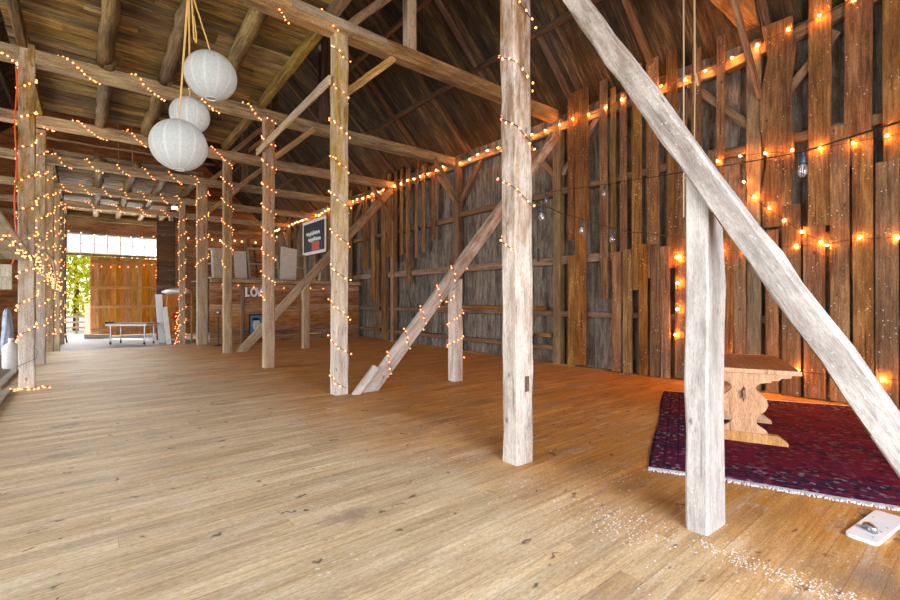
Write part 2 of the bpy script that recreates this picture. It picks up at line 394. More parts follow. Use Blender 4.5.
def pole(name, a, b, r, mat, parent=None, wob=.02):
    m, L = frame(a, b, (1, .3, .1)); n = max(3, int(L / .35)); pts = []; rs = []
    for i in range(n + 1):
        pts.append((U(-wob, wob), U(-wob, wob), L * i / n)); rs.append(r * U(.9, 1.1))
    mb = MB(); mb.tube(pts, rs, 9); return mb.build(name, mat, parent, m, True)
def boards(name, u0, u1, v0, v1, wid, th, mat, parent=None, mw=None, gap=.006, off=.006, along='X', ragged=0, split=0):
    """sheet of boards in one mesh: boards run along local `along`, side by side on the other in-plane axis, thickness on the third"""
    mb = MB(); v = v0
    while v < v1 - .02:
        w = min(wid * U(.7, 1.3), v1 - v); o = U(-off, off)
        cuts = [u0 + U(-ragged, ragged), u1 + U(-ragged, ragged)]
        if split:
            x = u0 + U(.2, 1) * split; mid = []
            while x < u1 - .3: mid.append(x); x += split * U(.7, 1.2)
            cuts = [cuts[0]] + mid + [cuts[-1]]
        for p, q in zip(cuts[:-1], cuts[1:]):
            o2 = o + U(-off, off) * .5
            if along == 'X': mb.box(p, q - .004, v, v + w - gap, o2, o2 + th)          # plane XY, thickness Z
            elif along == 'Y': mb.box(v, v + w - gap, p, q - .004, o2, o2 + th)
            elif along == 'ZY': mb.box(o2, o2 + th, v, v + w - gap, p, q)              # vertical boards, plane YZ
            elif along == 'ZX': mb.box(v, v + w - gap, o2, o2 + th, p, q)              # vertical boards, plane XZ
            elif along == 'XZ': mb.box(p, q, o2, o2 + th, v, v + w - gap)              # horizontal boards, plane XZ
        v += w
    return mb.build(name, mat, parent, mw)

T = 'thing'
def tie_z(y): # the ties sit a little lower bay by bay down the barn
    P = [(-6, 6.15), (2.8, 6.07), (6.75, 5.83), (10.35, 5.66), (14, 5.62), (17.6, 5.52), (30, 5.6)]
    for (a, za), (b, zb) in zip(P[:-1], P[1:]):
        if y <= b: return za + (zb - za) * (y - a) / (b - a)
    return 5.6
RX, RZ = 1.1, 13.25
def roof_z(x): return 6.08 + (8.75 - x) * .95 if x > RX else roof_z(2 * RX - x)

# ------------------------------------------------------------------ setting
def struct(o): o['kind'] = 'structure'; return o
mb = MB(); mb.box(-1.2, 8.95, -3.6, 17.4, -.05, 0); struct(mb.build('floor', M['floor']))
mb = MB(); mb.box(-6.4, 8.95, 17.4, 29.3, -.42, -.35); struct(mb.build('floor', M['concrete']))
mb = MB(); mb.box(-6.4, -1.2, -3.6, 17.4, -.42, -.02); struct(mb.build('floor', M['earth']))
tr = struct(timber('trim_1', (-1.2, -3, .012), (-1.2, 17.3, .012), .14, .05, M['greyboard']))
mb = MB(); mb.box(-45, 45, 29.5, 75, -.5, -.4); mb.box(-45, 45, -40, -3.75, -.5, -.4); mb.box(-45, -6.45, -3.75, 29.5, -.5, -.4)
struct(mb.build('ground', M['ground']))

# right wall: outer siding, girts, wall posts, wind braces, inner planks
wr = boards('wall_right', -.1, 6.2, -3.6, 29.3, .19, .025, M['siding'], mw=Matrix.Translation((8.84, 0, 0)), along='ZY', off=.004, gap=.003)
struct(wr)
WP = [-1.0, 2.66, 6.68, 10.4, 14.05, 17.6, 21.2, 25, 28.9]
for y in WP:
    timber('wall_post', (8.68, y, 0), (8.68, y, 5.75), .2, .21, M['girt'], wr)
    for sgn in (-1, 1):
        if y + sgn < 29 and y + sgn > -3:
            timber('wind_brace', (8.70, y + sgn * .1, 4.45), (8.70, y + sgn * 1.05, 5.5), .1, .13, M['girt'], wr)
for za, y0, y1, hh in [(5.56, 3.1, 29.2, .2), (2.43, -3.5, 29.2, .19), (4.05, -3.5, 10.3, .15), (1.18, -3.5, 29.2, .13), (.36, 6.8, 17.5, .12), (3.95, 10.5, 17.5, .14)]:
    timber('girt', (8.70, y0, za), (8.70, y1, za), .16 if za > 5 else .13, hh, M['girt'], wr, side=(1, 0, 0), seg=.5)
timber('girt', (8.70, 3.1, 5.56), (8.70, -3.5, 6.4), .16, .2, M['girt'], wr, seg=.5)
timber('girt', (8.62, 7.0, 1.30), (8.62, 12.2, 1.30), .04, .1, M['plank'], wr)
timber('girt', (8.62, 6.85, .66), (8.62, 7.9, .66), .04, .1, M['plank'], wr)
PL = [(6.25,.16,2.86,6.31),(5.96,.36,3.25,6.49),(5.41,.19,1.54,6.36),(5.19,.12,2.29,5.94),(4.96,.15,1.50,5.75),(4.67,.21,1.70,6.29),(4.34,.24,1.93,6.44),(3.98,.19,2.10,6.28),(3.54,.15,2.18,6.04),(3.15,.13,2.02,6.09),
 (5.97,.29,.06,3.30),(6.20,.22,.03,2.49),(5.10,.20,.02,2.49),(4.85,.20,.02,2.53),(4.52,.18,.02,2.60),(4.29,.18,.02,2.58),(4.08,.17,.02,2.52),(3.82,.2,.05,4.83),(3.60,.2,.05,4.4),(3.27,.15,.05,4.13),(3.02,.16,.06,3.38),(2.83,.18,.05,3.35),
 (2.32,.40,2.67,5.94),(2.13,.24,.02,2.98),(1.79,.27,2.61,6.59),(1.84,.26,.02,2.63),(1.55,.22,.02,4.04),(1.36,.30,3.43,6.64),(1.29,.22,.02,3.83),(1.05,.23,.02,3.40),(.97,.24,2.31,6.39),(2.38,.17,.02,2.62),(.72,.22,.02,6.2),(.44,.24,.02,6.3),(.14,.22,.02,6.1),(-.2,.26,.02,6.3),
 (16.03,.33,2.69,6.15),(15.38,.31,1.50,6.2),(14.55,.29,.02,6.2),(14.20,.28,3.07,6.1),(13.75,.20,2.86,6.1),(13.36,.19,3.08,6.1),(12.94,.25,2.05,6.0),(12.43,.18,2.90,6.05),(12.03,.17,3.07,5.91),(14.96,.23,.18,3.39),(11.50,.21,3.41,5.79),(17.3,.3,2.4,6.1),(18.2,.3,2.4,6.0),(18.9,.26,2.4,6.1),(19.5,.3,2.4,6.0),(22.9,.3,2.4,6.1),(23.8,.3,2.4,6.0),(24.6,.3,2.4,6.1)]
for i, (y, w, z0, z1) in enumerate(PL):
    x = 8.565 if z0 > .5 or z1 > 4.6 else 8.53
    timber('plank', (x, y, z0), (x, y + U(-.02, .02), z1), .026, w, M['plank'], wr, rough=.006, chamfer=.004, wave=0, seg=.5)
# the plank beside the near wall post keeps its waney edge
for o in list(wr.children):
    if o.name.startswith('plank') and abs(o.location.y - 2.32) < .02:
        for v in o.data.vertices:
            if v.co.z > .3: v.co.y += (.05 * math.sin(v.co.z * 4.1) + .02 * math.sin(v.co.z * 9)) * (1 if v.co.y > 0 else .5)

# left wall (two unseen openings added to let in fill light), near gable (open doors), far gable
wl = MB()
wl.box(-6.45, -6.4, 8.5, 10.5, -.4, 6.1); wl.box(-6.45, -6.4, 10.5, 19.5, 4.2, 6.1); wl.box(-6.45, -6.4, 19.5, 29.3, -.4, 6.1); wl.box(-6.45, -6.4, -3.6, -2.2, -.4, 6.1); wl.box(-6.45, -6.4, -2.2, 8.5, 4.2, 6.1)
struct(wl.build('wall_left', M['siding']))
wn = MB()
wn.box(3.15, 8.95, -3.65, -3.6, -.4, 6.1); wn.box(-6.45, -1.6, -3.65, -3.6, -.4, 6.1); wn.box(-1.6, 3.15, -3.65, -3.6, 4.9, 6.1)
def gable(mb, y0, y1):
    o = [(-6.55, 6.1), (8.75, 6.1), (RX, RZ)]
    mb.add([(x, y0, z) for x, z in o] + [(x, y1, z) for x, z in o], [(0, 1, 2), (5, 4, 3), (0, 3, 4, 1), (1, 4, 5, 2), (2, 5, 3, 0)])
gable(wn, -3.65, -3.6)
struct(wn.build('wall_near', M['siding']))
wf = MB(); YF = 29.2
gable(wf, YF, YF + .06)
wf.box(-6.45, -.84, YF, YF + .06, -.4, 6.1); wf.box(2.95, 8.95, YF, YF + .06, -.4, 6.1); wf.box(-.84, 2.95, YF, YF + .06, 4.86, 6.1)
wf = struct(wf.build('wall_far', M['parti']))
timber('door_frame', (-.9, YF - .06, -.35), (-.9, YF - .06, 4.9), .14, .12, M['girt'], wf)
timber('door_frame', (3.02, YF - .06, -.35), (3.02, YF - .06, 4.9), .14, .12, M['girt'], wf)
timber('lintel', (-.95, YF - .05, 3.80), (3.08, YF - .05, 3.80), .12, .1, M['girt'], wf, side=(0, 0, 1))
timber('lintel', (-.95, YF - .05, 4.92), (3.08, YF - .05, 4.92), .16, .12, M['girt'], wf, side=(0, 0, 1))
# sliding plank door, three quarters across the opening
d = struct(boards('door_1', -.33, 3.72, .09, 2.95, .2, .035, M['door'], mw=Matrix.Translation((0, YF + .02, 0)), along='ZX', off=.003, gap=-.003))
for z in (-.05, 1.15, 2.15, 3.45):
    timber('batten', (.1, YF - .012, z), (2.94, YF - .012, z), .14, .035, M['door'], d, side=(0, 0, 1))
w = empty('window_1', (-.84, YF, 3.85)); struct(w)
f = MB(); f.box(-.84, 2.95, YF - .02, YF + .04, 3.85, 3.9); f.box(-.84, 2.95, YF - .02, YF + .04, 4.8, 4.86)
for i in range(8):
    x = -.84 + i * 3.74 / 7; f.box(x, x + .045, YF - .02, YF + .04, 3.9, 4.8)
f.box(-.84, 2.95, YF - .005, YF + .02, 4.34, 4.365)
f.build('window_frame', M['white'], w)
for i in range(7):
    x = -.84 + i * 3.74 / 7; p = MB(); p.box(x + .045, x + .534, YF + .005, YF + .009, 3.9, 4.8); p.build('pane', M['pane'], w)

# roof slopes with rafters and purlins
SL = math.hypot(8.75 + .35 - RX, (8.75 + .35 - RX) * .95)
def slope(sgn):
    ang = math.atan(.95)
    base = Matrix.Translation((RX, 0, RZ)) @ (Matrix.Rotation(ang, 4, 'Y') if sgn > 0 else Matrix.Rotation(math.pi - ang, 4, 'Y'))
    # local x runs down the slope; boards run along x and lie side by side along y
    r = boards('roof', 0, SL, -3.8, 29.6, .24, .03, M['roof'], mw=base @ Matrix.Translation((0, 0, .02 if sgn > 0 else -.05)), along='X', off=.008, gap=0)
    struct(r)
    y = -3.2
    while y < 29.2:
        timber('rafter', (RX + sgn * .1, y, roof_z(RX + .1) - .06), (RX + sgn * 7.7, y, roof_z(RX + 7.7) - .07), .13, .15, M['rafter'], r, side=(0, 1, 0), seg=.6)
        y += 1.9 if sgn > 0 else 3.8
    for k, dx in enumerate((6.35, 5.0, 3.6, 2.2, .9)):
        x = RX + sgn * dx
        timber('purlin', (x, -3.5, roof_z(x) - .15), (x, 29.1, roof_z(x) - .15), .12, .12, M['rafter'], r, seg=1.0)
    return r
slope(1); slope(-1)

# loft floor over the nave = ceiling, on pole joists
def loft(y0, y1, zoff=.0):
    za, zb = tie_z(y0) + .30, tie_z(y1) + .30
    ang = math.atan2(zb - za, y1 - y0)
    mw = Matrix.Translation((0, y0, za)) @ Matrix.Rotation(ang, 4, 'X')
    c = struct(boards('ceiling', -1.05, 3.08, 0, (y1 - y0) / math.cos(ang), .29, .03, M['ceil'], mw=mw, along='X', off=.014, gap=.014, split=2.8))
    return c, za, zb
for y0, y1 in ((-3.4, 2.86), (2.86, 6.75), (6.75, 10.35), (10.35, 14.0), (17.25, 21.2), (21.2, 25), (25, 29.1)):
    c, za, zb = loft(y0, y1)
    xs = (.28, 1.2, 2.08)
    for x in xs: pole('joist', (x, y0 - .1, za - .12), (x + U(-.05, .05), y1 + .1, zb - .12), .125, M['joist'], c)
    for x in (-.86, 3.0): timber('joist', (x, y0, za - .11), (x, y1, zb - .11), .13, .2, M['joist'], c)

# ------------------------------------------------------------------ timber frame
def frame_piece(o, label, cat, group=None): return tag(o, label, cat, group, T)
PX, LX = 3.10, -.81
def ztop(y): return tie_z(y) - .12
# shoring post under the big brace: top cut to the slope of the brace
def cut(x, y): return 1.67 * (y - .073) * -1
p1 = timber('timber_post', (3.20, 1.265, 0), (3.185, 1.265, 2.22), .28, .14, M['whitewash'], end=lambda x, y: 1.67 * y - 0.0, rough=.012)
frame_piece(p1, 'short whitewashed timber post propping up the massive white diagonal brace', 'post', 'right-hand row of posts')
p2 = timber('timber_post', (3.125, 2.87, 0), (3.095, 2.895, ztop(2.87)), .225, .185, M['post'], rough=.012)
frame_piece(p2, 'tall bare weathered timber post standing clear in the middle of the open floor', 'post', 'right-hand row of posts')
mort = MB(); mort.box(3.115, 3.165, 2.771, 2.80, .66, .80); mort.build('mortise', M['rafter'], p2)
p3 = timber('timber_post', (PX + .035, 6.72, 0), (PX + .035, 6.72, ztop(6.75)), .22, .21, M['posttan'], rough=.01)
frame_piece(p3, 'light-wound timber post with the thick grey diagonal brace starting at its foot', 'post', 'right-hand row of posts')
p4 = timber('timber_post', (PX + .035, 10.35, 0), (PX + .035, 10.35, ztop(10.35)), .22, .2, M['postfar'])
frame_piece(p4, 'brown timber post wound in lights, hiding the end of the white LOVE letters', 'post', 'right-hand row of posts')
p5 = timber('timber_post', (PX, 14.0, 0), (PX, 14.0, ztop(14)), .22, .2, M['postfar'])
frame_piece(p5, 'brown timber post with the far diagonal brace starting at its foot', 'post', 'right-hand row of posts')
p6 = timber('timber_post', (3.0, 17.08, 0), (3.0, 17.08, ztop(17)), .32, .24, M['postfar'])
frame_piece(p6, 'broad brown timber post at the left end of the plank partition', 'post', 'right-hand row of posts')
p7 = timber('timber_post', (PX - .1, 21.2, -.35), (PX - .1, 21.2, ztop(21.2)), .22, .2, M['postfar'])
frame_piece(p7, 'dark timber post on the concrete beside the red bucket shelf, lights on its lower half', 'post', 'right-hand row of posts')
p8 = timber('timber_post', (PX, 25, -.35), (PX, 25, ztop(25)), .22, .2, M['postfar'])
frame_piece(p8, 'dark timber post behind the stack of dark slats near the far door', 'post', 'right-hand row of posts')
LY = [10.5, 14.3, 17.6, 21.2, 25]
LLAB = ['front timber post of the left row, orange cord hanging down it',
        'second timber post of the left row, just behind the front one', 'third timber post of the left row beside the black bin',
        'fourth timber post of the left row, on the concrete', 'last timber post of the left row before the far doorway']
for y, lab in zip(LY, LLAB):
    z0 = 0 if y < 17.4 else -.35
    lx = LX if y < 11 else LX - .07
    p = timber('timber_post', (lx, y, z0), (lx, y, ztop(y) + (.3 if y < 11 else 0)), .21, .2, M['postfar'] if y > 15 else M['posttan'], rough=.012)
    frame_piece(p, lab, 'post', 'left-hand row of posts')
timber_stub = timber('timber_post', (LX - .05, 10.5, 5.8), (LX - .05, 10.5, 9.0), .17, .16, M['rafter'])
frame_piece(timber_stub, 'dark upper post rising from the tie beam at the top left corner', 'post')
TLAB = {2.72: 'tie beam end glowing amber underneath, reaching the right wall at the top of the photo',
        6.75: 'long flecked tie beam resting on the brace-footed post, crossing above the paper lanterns',
        10.54: 'tie beam running behind the paper lanterns with dashes of lights wound round it',
        14.0: 'tie beam closing the front loft, third one back, wound with lights',
        17.25: 'tie beam at the front edge of the far pale loft, wound with lights',
        21.2: 'second tie beam under the far pale loft, wound with lights', 25: 'third tie beam under the far pale loft', 28.9: 'tie beam against the far gable over the window strip'}
for y, lab in TLAB.items():
    z = tie_z(y)
    xe = 8.6 if y > 3 else 8.74
    b = timber('tie_beam', (-6.3, y, z), (xe, y, z + (.14 if y < 5 else 0)), .24 if y > 3 else .30, .24 if y > 3 else .28, M['beam'], side=(0, 0, 1), rough=.014, seg=.4)
    frame_piece(b, lab, 'beam', 'tie beams across the barn')
sp = timber('splice_plate', (2.35, 6.62, 5.90), (3.95, 6.62, 5.86), .13, .05, M['postfar'], side=(0, 0, 1))
frame_piece(sp, 'pale splice board nailed on the flecked tie beam above the brace-footed post', 'board')
# diagonal braces
A0, A1 = Vector((3.065, -.24, .0)), Vector((3.065, 2.70, 4.90))
dirv = (A1 - A0).normalized(); nrm = Vector((0, -dirv.z, dirv.y))
# axis of the brace (the lower face edge was fixed at y=.523,z=.991 and the upper at y=.376,z=1.017)
mid = (Vector((3.065, .523, .991)) + Vector((3.065, .376, 1.017)) ) / 2
dirv = Vector((0, 1, 1.67)).normalized(); nrm = Vector((0, -dirv.z, dirv.y))
mid = Vector((3.065, .523, .991)) + nrm * .07
a = mid - dirv * (mid.z / dirv.z); b = mid + dirv * ((5.2 - mid.z) / dirv.z)
bb = timber('diagonal_brace', a + dirv * .0, b, .13, .145, [M['bracewash'], M['bark']], side=(1, 0, 0), rough=.012, under=(), seg=.2,
            start=lambda x, y: .6 * y + .04)
# bark-brown underside
for p in bb.data.polygons:
    nn = bb.matrix_basis.to_3x3() @ p.normal
    if nn.dot(nrm) < -.8: p.material_index = 1
frame_piece(bb, 'massive whitewashed diagonal brace slanting down past the carpet and table', 'brace', 'diagonal braces')
def brace(y, x0, z0, x1, z1, w, mat, lab, st=True):
    o = timber('diagonal_brace', (x0, y, z0), (x1, y, z1), w, .13, mat, side=(-.7, 0, .7), rough=.01, start=(lambda p, q: -p * .92) if st else None)
    return frame_piece(o, lab, 'brace', 'diagonal braces')
brace(6.60, 3.60, .0, 8.40, 5.27, .225, M['post'], 'thick grey diagonal brace wound with lights, rising from post foot to the right wall')
brace(14.0, 3.46, .0, 8.5, 5.45, .24, M['postfar'], 'far brown diagonal brace rising in front of the plank partition')
blk = timber('wedge_block', (3.32, 6.52, .0), (3.68, 6.52, .40), .09, .12, M['post'], side=(-.7, 0, .7), start=lambda p, q: -p * .9)
frame_piece(blk, 'small wooden block nailed at the foot of the thick grey brace', 'block')
s1 = timber('brace_strut', (5.34, 6.48, 0), (5.34, 6.48, 1.78), .21, .19, M['post'], end=lambda x, y: x * 1.09, rough=.01)
frame_piece(s1, 'short grey strut under the middle of the thick grey brace, lights round it', 'post', 'struts under the braces')
s2 = timber('brace_strut', (5.28, 13.74, 0), (5.28, 13.74, 1.90), .2, .18, M['postfar'], end=lambda x, y: x * 1.09)
frame_piece(s2, 'short brown strut under the far brace in front of the plank partition', 'post', 'struts under the braces')
# knee braces
KN = {6.75: 'knee brace between the brace-footed post and the flecked tie beam', 10.35: 'knee brace from the LOVE post up to its tie beam',
      14.0: 'knee brace from the far brace post up to its tie beam', 17.12: 'knee brace at the partition end post under the tie beam'}
for y, lab in KN.items():
    k = timber('knee_brace', (3.18, y, tie_z(y) - 1.05), (4.15, y, tie_z(y) - .12), .12, .13, M['beam'], side=(-.7, 0, .7))
    frame_piece(k, lab, 'brace', 'knee braces')
WK = {2.66: 'pale knee board from the amber-lit tie beam end down to the right wall', 10.4: 'knee brace from the lantern tie beam down to the right wall', 14.05: 'knee brace from the third tie beam down to the right wall'}
for y, lab in WK.items():
    k = timber('knee_brace', (8.58, y - .1, tie_z(y) - 1.25), (7.72 if y > 5 else 7.4, y - .1, tie_z(y) - .1), .12, .07, M['girt'], side=(.7, 0, .7))
    frame_piece(k, lab, 'brace', 'knee braces')
# pale rail from post to post
rl = timber('rail', (2.96, 6.7, 4.96), (2.96, 10.6, 4.82), .05, .15, M['postfar'], side=(1, 0, 0))
frame_piece(rl, 'pale horizontal rail nailed between the brace-footed post and the LOVE post', 'rail')
# queen posts and struts over the side aisle
for (x, y, z1, lab) in [(4.5, 6.75, 9.9, 'grey upper post standing on the flecked tie beam'), (4.42, 10.35, 9.8, 'dark upper post standing on the lantern tie beam'), (4.4, 14, 9.8, 'dark upper post standing on the third tie beam'), (4.4, 17.25, 9.8, 'dark upper post standing on the far loft tie beam')]:
    q = timber('queen_post', (x, y, tie_z(y) + .1), (x, y, min(z1, roof_z(x) - .2)), .19, .18, M['postfar'] if y < 7 else M['rafter'])
    frame_piece(q, lab, 'post', 'upper posts on the tie beams')
for (x0, y, z0, x1, z1, lab) in [(3.3, 6.75, 5.95, 5.6, 8.4, 'raking strut over the flecked tie beam'), (3.2, 14, 5.7, 4.4, 7.0, 'raking strut over the third tie beam'), (3.3, 17.25, 5.6, 5.2, 7.6, 'raking strut over the far loft tie beam')]:
    q = timber('raking_strut', (x0, y, z0), (x1, y, z1), .13, .12, M['beam'], side=(-.7, 0, .7))
    frame_piece(q, lab, 'strut')

# ------------------------------------------------------------------ partition, platform and stored things
pt = struct(boards('wall_partition', 3.15, 8.6, 0.0, 2.06, .27, .03, M['parti'], mw=Matrix.Translation((0, 16.62, 0)), along='XZ', off=.006))
for x in (4.15, 6.2, 7.6): timber('stud', (x, 16.58, 0), (x, 16.58, 2.05), .12, .05, M['girt'], pt)
pf = empty('storage_platform', (5.9, 16.6, 2.08)); tag(pf, 'wooden storage platform on top of the plank partition', 'platform', None, T)
boards('deck', 16.5, 20.5, 3.2, 8.55, .22, .04, M['girt'], pf, Matrix.Translation((0, 0, 2.2)), along='Y', off=.004)
timber('edge_beam', (3.15, 16.52, 2.15), (8.6, 16.52, 2.15), .13, .14, M['beam'], pf, side=(0, 0, 1))
def panel(name, x, y, z, w, h, lean, mat, lab, cat, open_frame=False, tilt=0):
    m = Matrix.Translation((x, y, z)) @ Matrix.Rotation(tilt, 4, 'Y') @ Matrix.Rotation(-lean, 4, 'X')
    e = MB()
    if open_frame:
        e.box(-w/2, -w/2 + .07, 0, .04, 0, h); e.box(w/2 - .07, w/2, 0, .04, 0, h); e.box(-w/2, w/2, 0, .04, 0, .09); e.box(-w/2, w/2, 0, .04, h - .07, h); e.box(-w/2, w/2, .005, .03, h/2 - .02, h/2 + .02)
    else: e.box(-w/2, w/2, 0, .035, 0, h)
    return tag(e.build(name, mat, None, m), lab, cat, 'panels stored on the platform')
Z0 = 2.245
panel('stored_board', 3.75, 17.6, Z0, .55, 1.15, .2, M['greyboard'], 'beige board standing on the platform behind the partition end post', 'board')
panel('stored_board', 4.42, 17.8, Z0, .42, 1.1, .2, M['dirtywhite'], 'off-white board standing on the platform behind the LOVE letters', 'board')
panel('window_sash', 4.95, 17.6, Z0, .6, 1.3, .3, M['greyboard'], 'grey empty sash leaning on the platform beside the off-white board', 'window sash', True)
panel('window_sash', 5.55, 17.7, Z0, .55, 1.1, .35, M['greyboard'], 'grey empty sash leaning on the platform behind the lit LOVE post', 'window sash', True)
panel('stored_board', 6.0, 17.4, Z0, .62, 1.35, .25, M['dirtywhite'], 'large pale panel tilted on the platform below the navy banner', 'board', tilt=.12)
panel('window_sash', 5.25, 17.9, Z0, .5, 1.4, .2, M['rafter'], 'dark tall sash at the back of the platform between two grey sashes', 'window sash', True, -.06)
panel('window_sash', 3.35, 18.2, Z0, .5, 1.2, .2, M['dirtywhite'], 'white empty sash at the left end of the platform', 'window sash', True)
panel('window_sash', 6.55, 17.6, Z0, .5, 1.15, .3, M['greyboard'], 'grey sash leaning right of the large pale panel', 'window sash', True, .1)
o = timber('leaning_board', (7.25, 17.4, Z0), (7.65, 18.2, 3.2), .09, .03, M['dirtywhite']); tag(o, 'narrow white board leaning on the platform under the navy banner', 'board', 'panels stored on the platform')
o = timber('leaning_board', (4.75, 18.4, Z0), (4.85, 18.6, 3.9), .2, .04, M['girt']); tag(o, 'brown upright plank standing behind the stored sashes', 'board', 'panels stored on the platform')
# LOVE letters
lv = empty('letter_sign', (4.2, 16.44, 1.62)); tag(lv, 'white block letters spelling LOVE on the plank partition', 'sign')
def text_mesh(s, size, ext, name):
    c = bpy.data.curves.new('txt', 'FONT'); c.body = s; c.size = size; c.extrude = ext; c.offset = .012 * size / .3; c.bevel_depth = 0
    o = bpy.data.objects.new('txt', c); COL.objects.link(o); bpy.context.view_layer.update()
    me = bpy.data.meshes.new_from_object(o.evaluated_get(bpy.context.evaluated_depsgraph_get())); me.name = name
    bpy.data.objects.remove(o); bpy.data.curves.remove(c); return me
for i, ch in enumerate('LOVE'):
    m = Matrix.Translation((4.22 + (0, .165, .37, .56)[i], 16.50, 1.63)) @ Matrix.Rotation(math.pi / 2, 4, 'X') @ Matrix.Diagonal((.68, 1, 1, 1))
    me = text_mesh(ch, .42, .03, 'letter'); me.materials.clear(); link('letter', me, M['white'], lv, m)
# portrait picture on the partition
pic = empty('portrait_picture', (4.66, 16.5, .1)); tag(pic, 'blue portrait picture low on the partition behind the far diagonal brace', 'picture')
e = MB(); e.box(4.36, 5.0, 16.545, 16.575, .1, 1.0); e.build('frame', M['black'], pic)
e = MB(); e.box(4.4, 4.96, 16.535, 16.546, .14, .96); e.build('canvas', M['blue'], pic)
e = MB(); e.prism([(4.60 + .13 * math.cos(t * .3142), .62 + .2 * math.sin(t * .3142)) for t in range(20)], 16.53, 16.536); e.build('face', M['dirtywhite'], pic)
e = MB(); e.prism([(4.58 + .13 * math.cos(t * .3142), .83 + .05 * math.sin(t * .3142)) for t in range(20)], 16.526, 16.531); e.build('hair', M['black'], pic)
e = MB(); e.prism([(4.45, .14), (4.95, .14), (4.9, .3), (4.76, .38), (4.6, .36), (4.5, .28)], 16.524, 16.53); e.build('shirt', M['red'], pic)
# navy banner on the right wall
ban = empty('banner', (8.5, 21.1, 3.7)); tag(ban, 'navy banner with white brush lettering and a red corner on the right wall', 'banner')
e = MB(); e.box(8.485, 8.505, 19.62, 22.47, 3.72, 5.38); e.build('border', M['white'], ban)
e = MB(); e.box(8.477, 8.486, 19.77, 22.32, 3.86, 5.24); e.build('field', M['navy'], ban)
e = MB(); e.box(8.473, 8.478, 20.35, 21.25, 3.88, 4.3); e.build('red_block', M['red'], ban)
for z, y0, y1 in ((4.72, 20.3, 21.95), (4.42, 20.2, 21.7)):
    pts = []; n = 26
    for i in range(n + 1):
        pts.append((8.473, y1 + (y0 - y1) * i / n, z + .07 * math.sin(i * 1.9) + .04 * math.sin(i * 4.1)))
    e = MB(); e.tube(pts, [.045 + .03 * abs(math.sin(i * 1.3)) for i in range(n + 1)], 5)
    for k in range(len(e.v)): e.v[k] = (8.473 + (e.v[k][0] - 8.473) * .08, e.v[k][1], e.v[k][2])
    e.build('lettering', M['white'], ban)
# black stand before the partition
st = empty('lamp_stand', (3.35, 16.3, 0)); tag(st, 'thin black stand with a round head in front of the plank partition', 'stand')
e = MB(); e.tube([(3.35, 16.3, .02), (3.35, 16.3, 1.05)], .013, 6); e.build('pole', M['black'], st)
e = MB(); e.lathe([(.14, 0), (.14, .015), (.03, .035), (.013, .06)], 14, c=(3.35, 16.3, 0)); e.build('base', M['black'], st)
e = MB(); e.lathe([(.02, -.05), (.06, -.02), (.07, .02), (.05, .06), (.01, .08)], 12, c=(3.35, 16.3, 1.08)); e.build('head', M['steel'], st, None, True)
# shelf with white cloth and red bucket
sh = empty('shelf_unit', (2.75, 23.2, -.35)); tag(sh, 'wooden shelf unit beside the far door with boards and a white cover on top', 'shelf')
for x in (2.62, 3.5):
    for y in (22.2, 24.0): timber('upright', (x, y, -.35), (x, y, 1.75), .07, .07, M['door'], sh)
for z in (.05, .62, 1.2): boards('shelf_board', 2.58, 3.55, 22.15, 24.05, .3, .03, M['door'], sh, Matrix.Translation((0, 0, z)), along='X')
boards('back_panel', -.3, 1.75, 2.58, 3.55, .2, .02, M['door'], sh, Matrix.Translation((0, 24.06, 0)), along='ZX')
def lump(name, c, sx, sy, sz, mat, amp=.15, n=14, parent=None):
    e = MB(); prof = []
    vs = []; fs = []; ph = [U(0, 6) for _ in range(6)]
    for i in range(n + 1):
        t = math.pi * i / n
        for k in range(2 * n):
            p = math.pi * k / n
            r = 1 + amp * (math.sin(3 * p + ph[0]) * math.sin(2 * t + ph[1]) + .5 * math.sin(7 * p + ph[2] + 3 * t))
            vs.append((c[0] + sx * r * math.sin(t) * math.cos(p), c[1] + sy * r * math.sin(t) * math.sin(p), c[2] + sz * (math.cos(t) * (r if t < 1.6 else 1))))
    for i in range(n):
        for k in range(2 * n): fs.append((i*2*n + k, (i+1)*2*n + k, (i+1)*2*n + (k+1) % (2*n), i*2*n + (k+1) % (2*n)))
    e.add(vs, fs); return e.build(name, mat, parent, None, True)
o = lump('white_cover', (3.05, 23.0, 1.86), .55, .9, .14, M['white']); tag(o, 'crumpled white cover lying on top of the shelf unit', 'cloth')
bk = empty('bucket', (2.95, 22.6, .65)); tag(bk, 'red bucket on the middle board of the shelf unit', 'bucket')
e = MB(); e.lathe([(.1, 0), (.14, .28), (.15, .29), (.13, .28), (.09, .02)], 16, c=(2.95, 22.6, .652)); e.build('pail', M['red'], bk, None, True)
e = MB(); e.tube([(2.95 + .145 * math.cos(t * .3142), 22.6, .93 + .12 * math.sin(t * .3142)) for t in range(11)], .006, 5); e.build('handle', M['steel'], bk)
o = timber('leaning_board', (2.5, 23.0, -.35), (2.42, 23.5, 1.75), .26, .03, M['white']); tag(o, 'white board leaning against the shelf unit by the far door', 'board')
o = timber('leaning_board', (2.62, 21.9, -.35), (2.5, 22.1, 1.2), .18, .03, M['dirtywhite']); tag(o, 'shorter off-white board leaning beside the tall white one', 'board')
# slats stacked upright between posts
sl = empty('slat_stack', (2.85, 24.6, 1.9)); tag(sl, 'tall stack of dark horizontal slats between the posts near the far door', 'slat panel')
for k in range(15):
    timber('slat', (2.45, 24.6, 1.85 + k * .23), (3.2, 24.6, 1.85 + k * .23), .215, .06, M['rafter'], sl, side=(0, 0, 1))
for x in (2.5, 3.15): timber('upright', (x, 24.66, -.35), (x, 24.66, 5.4), .08, .06, M['rafter'], sl)

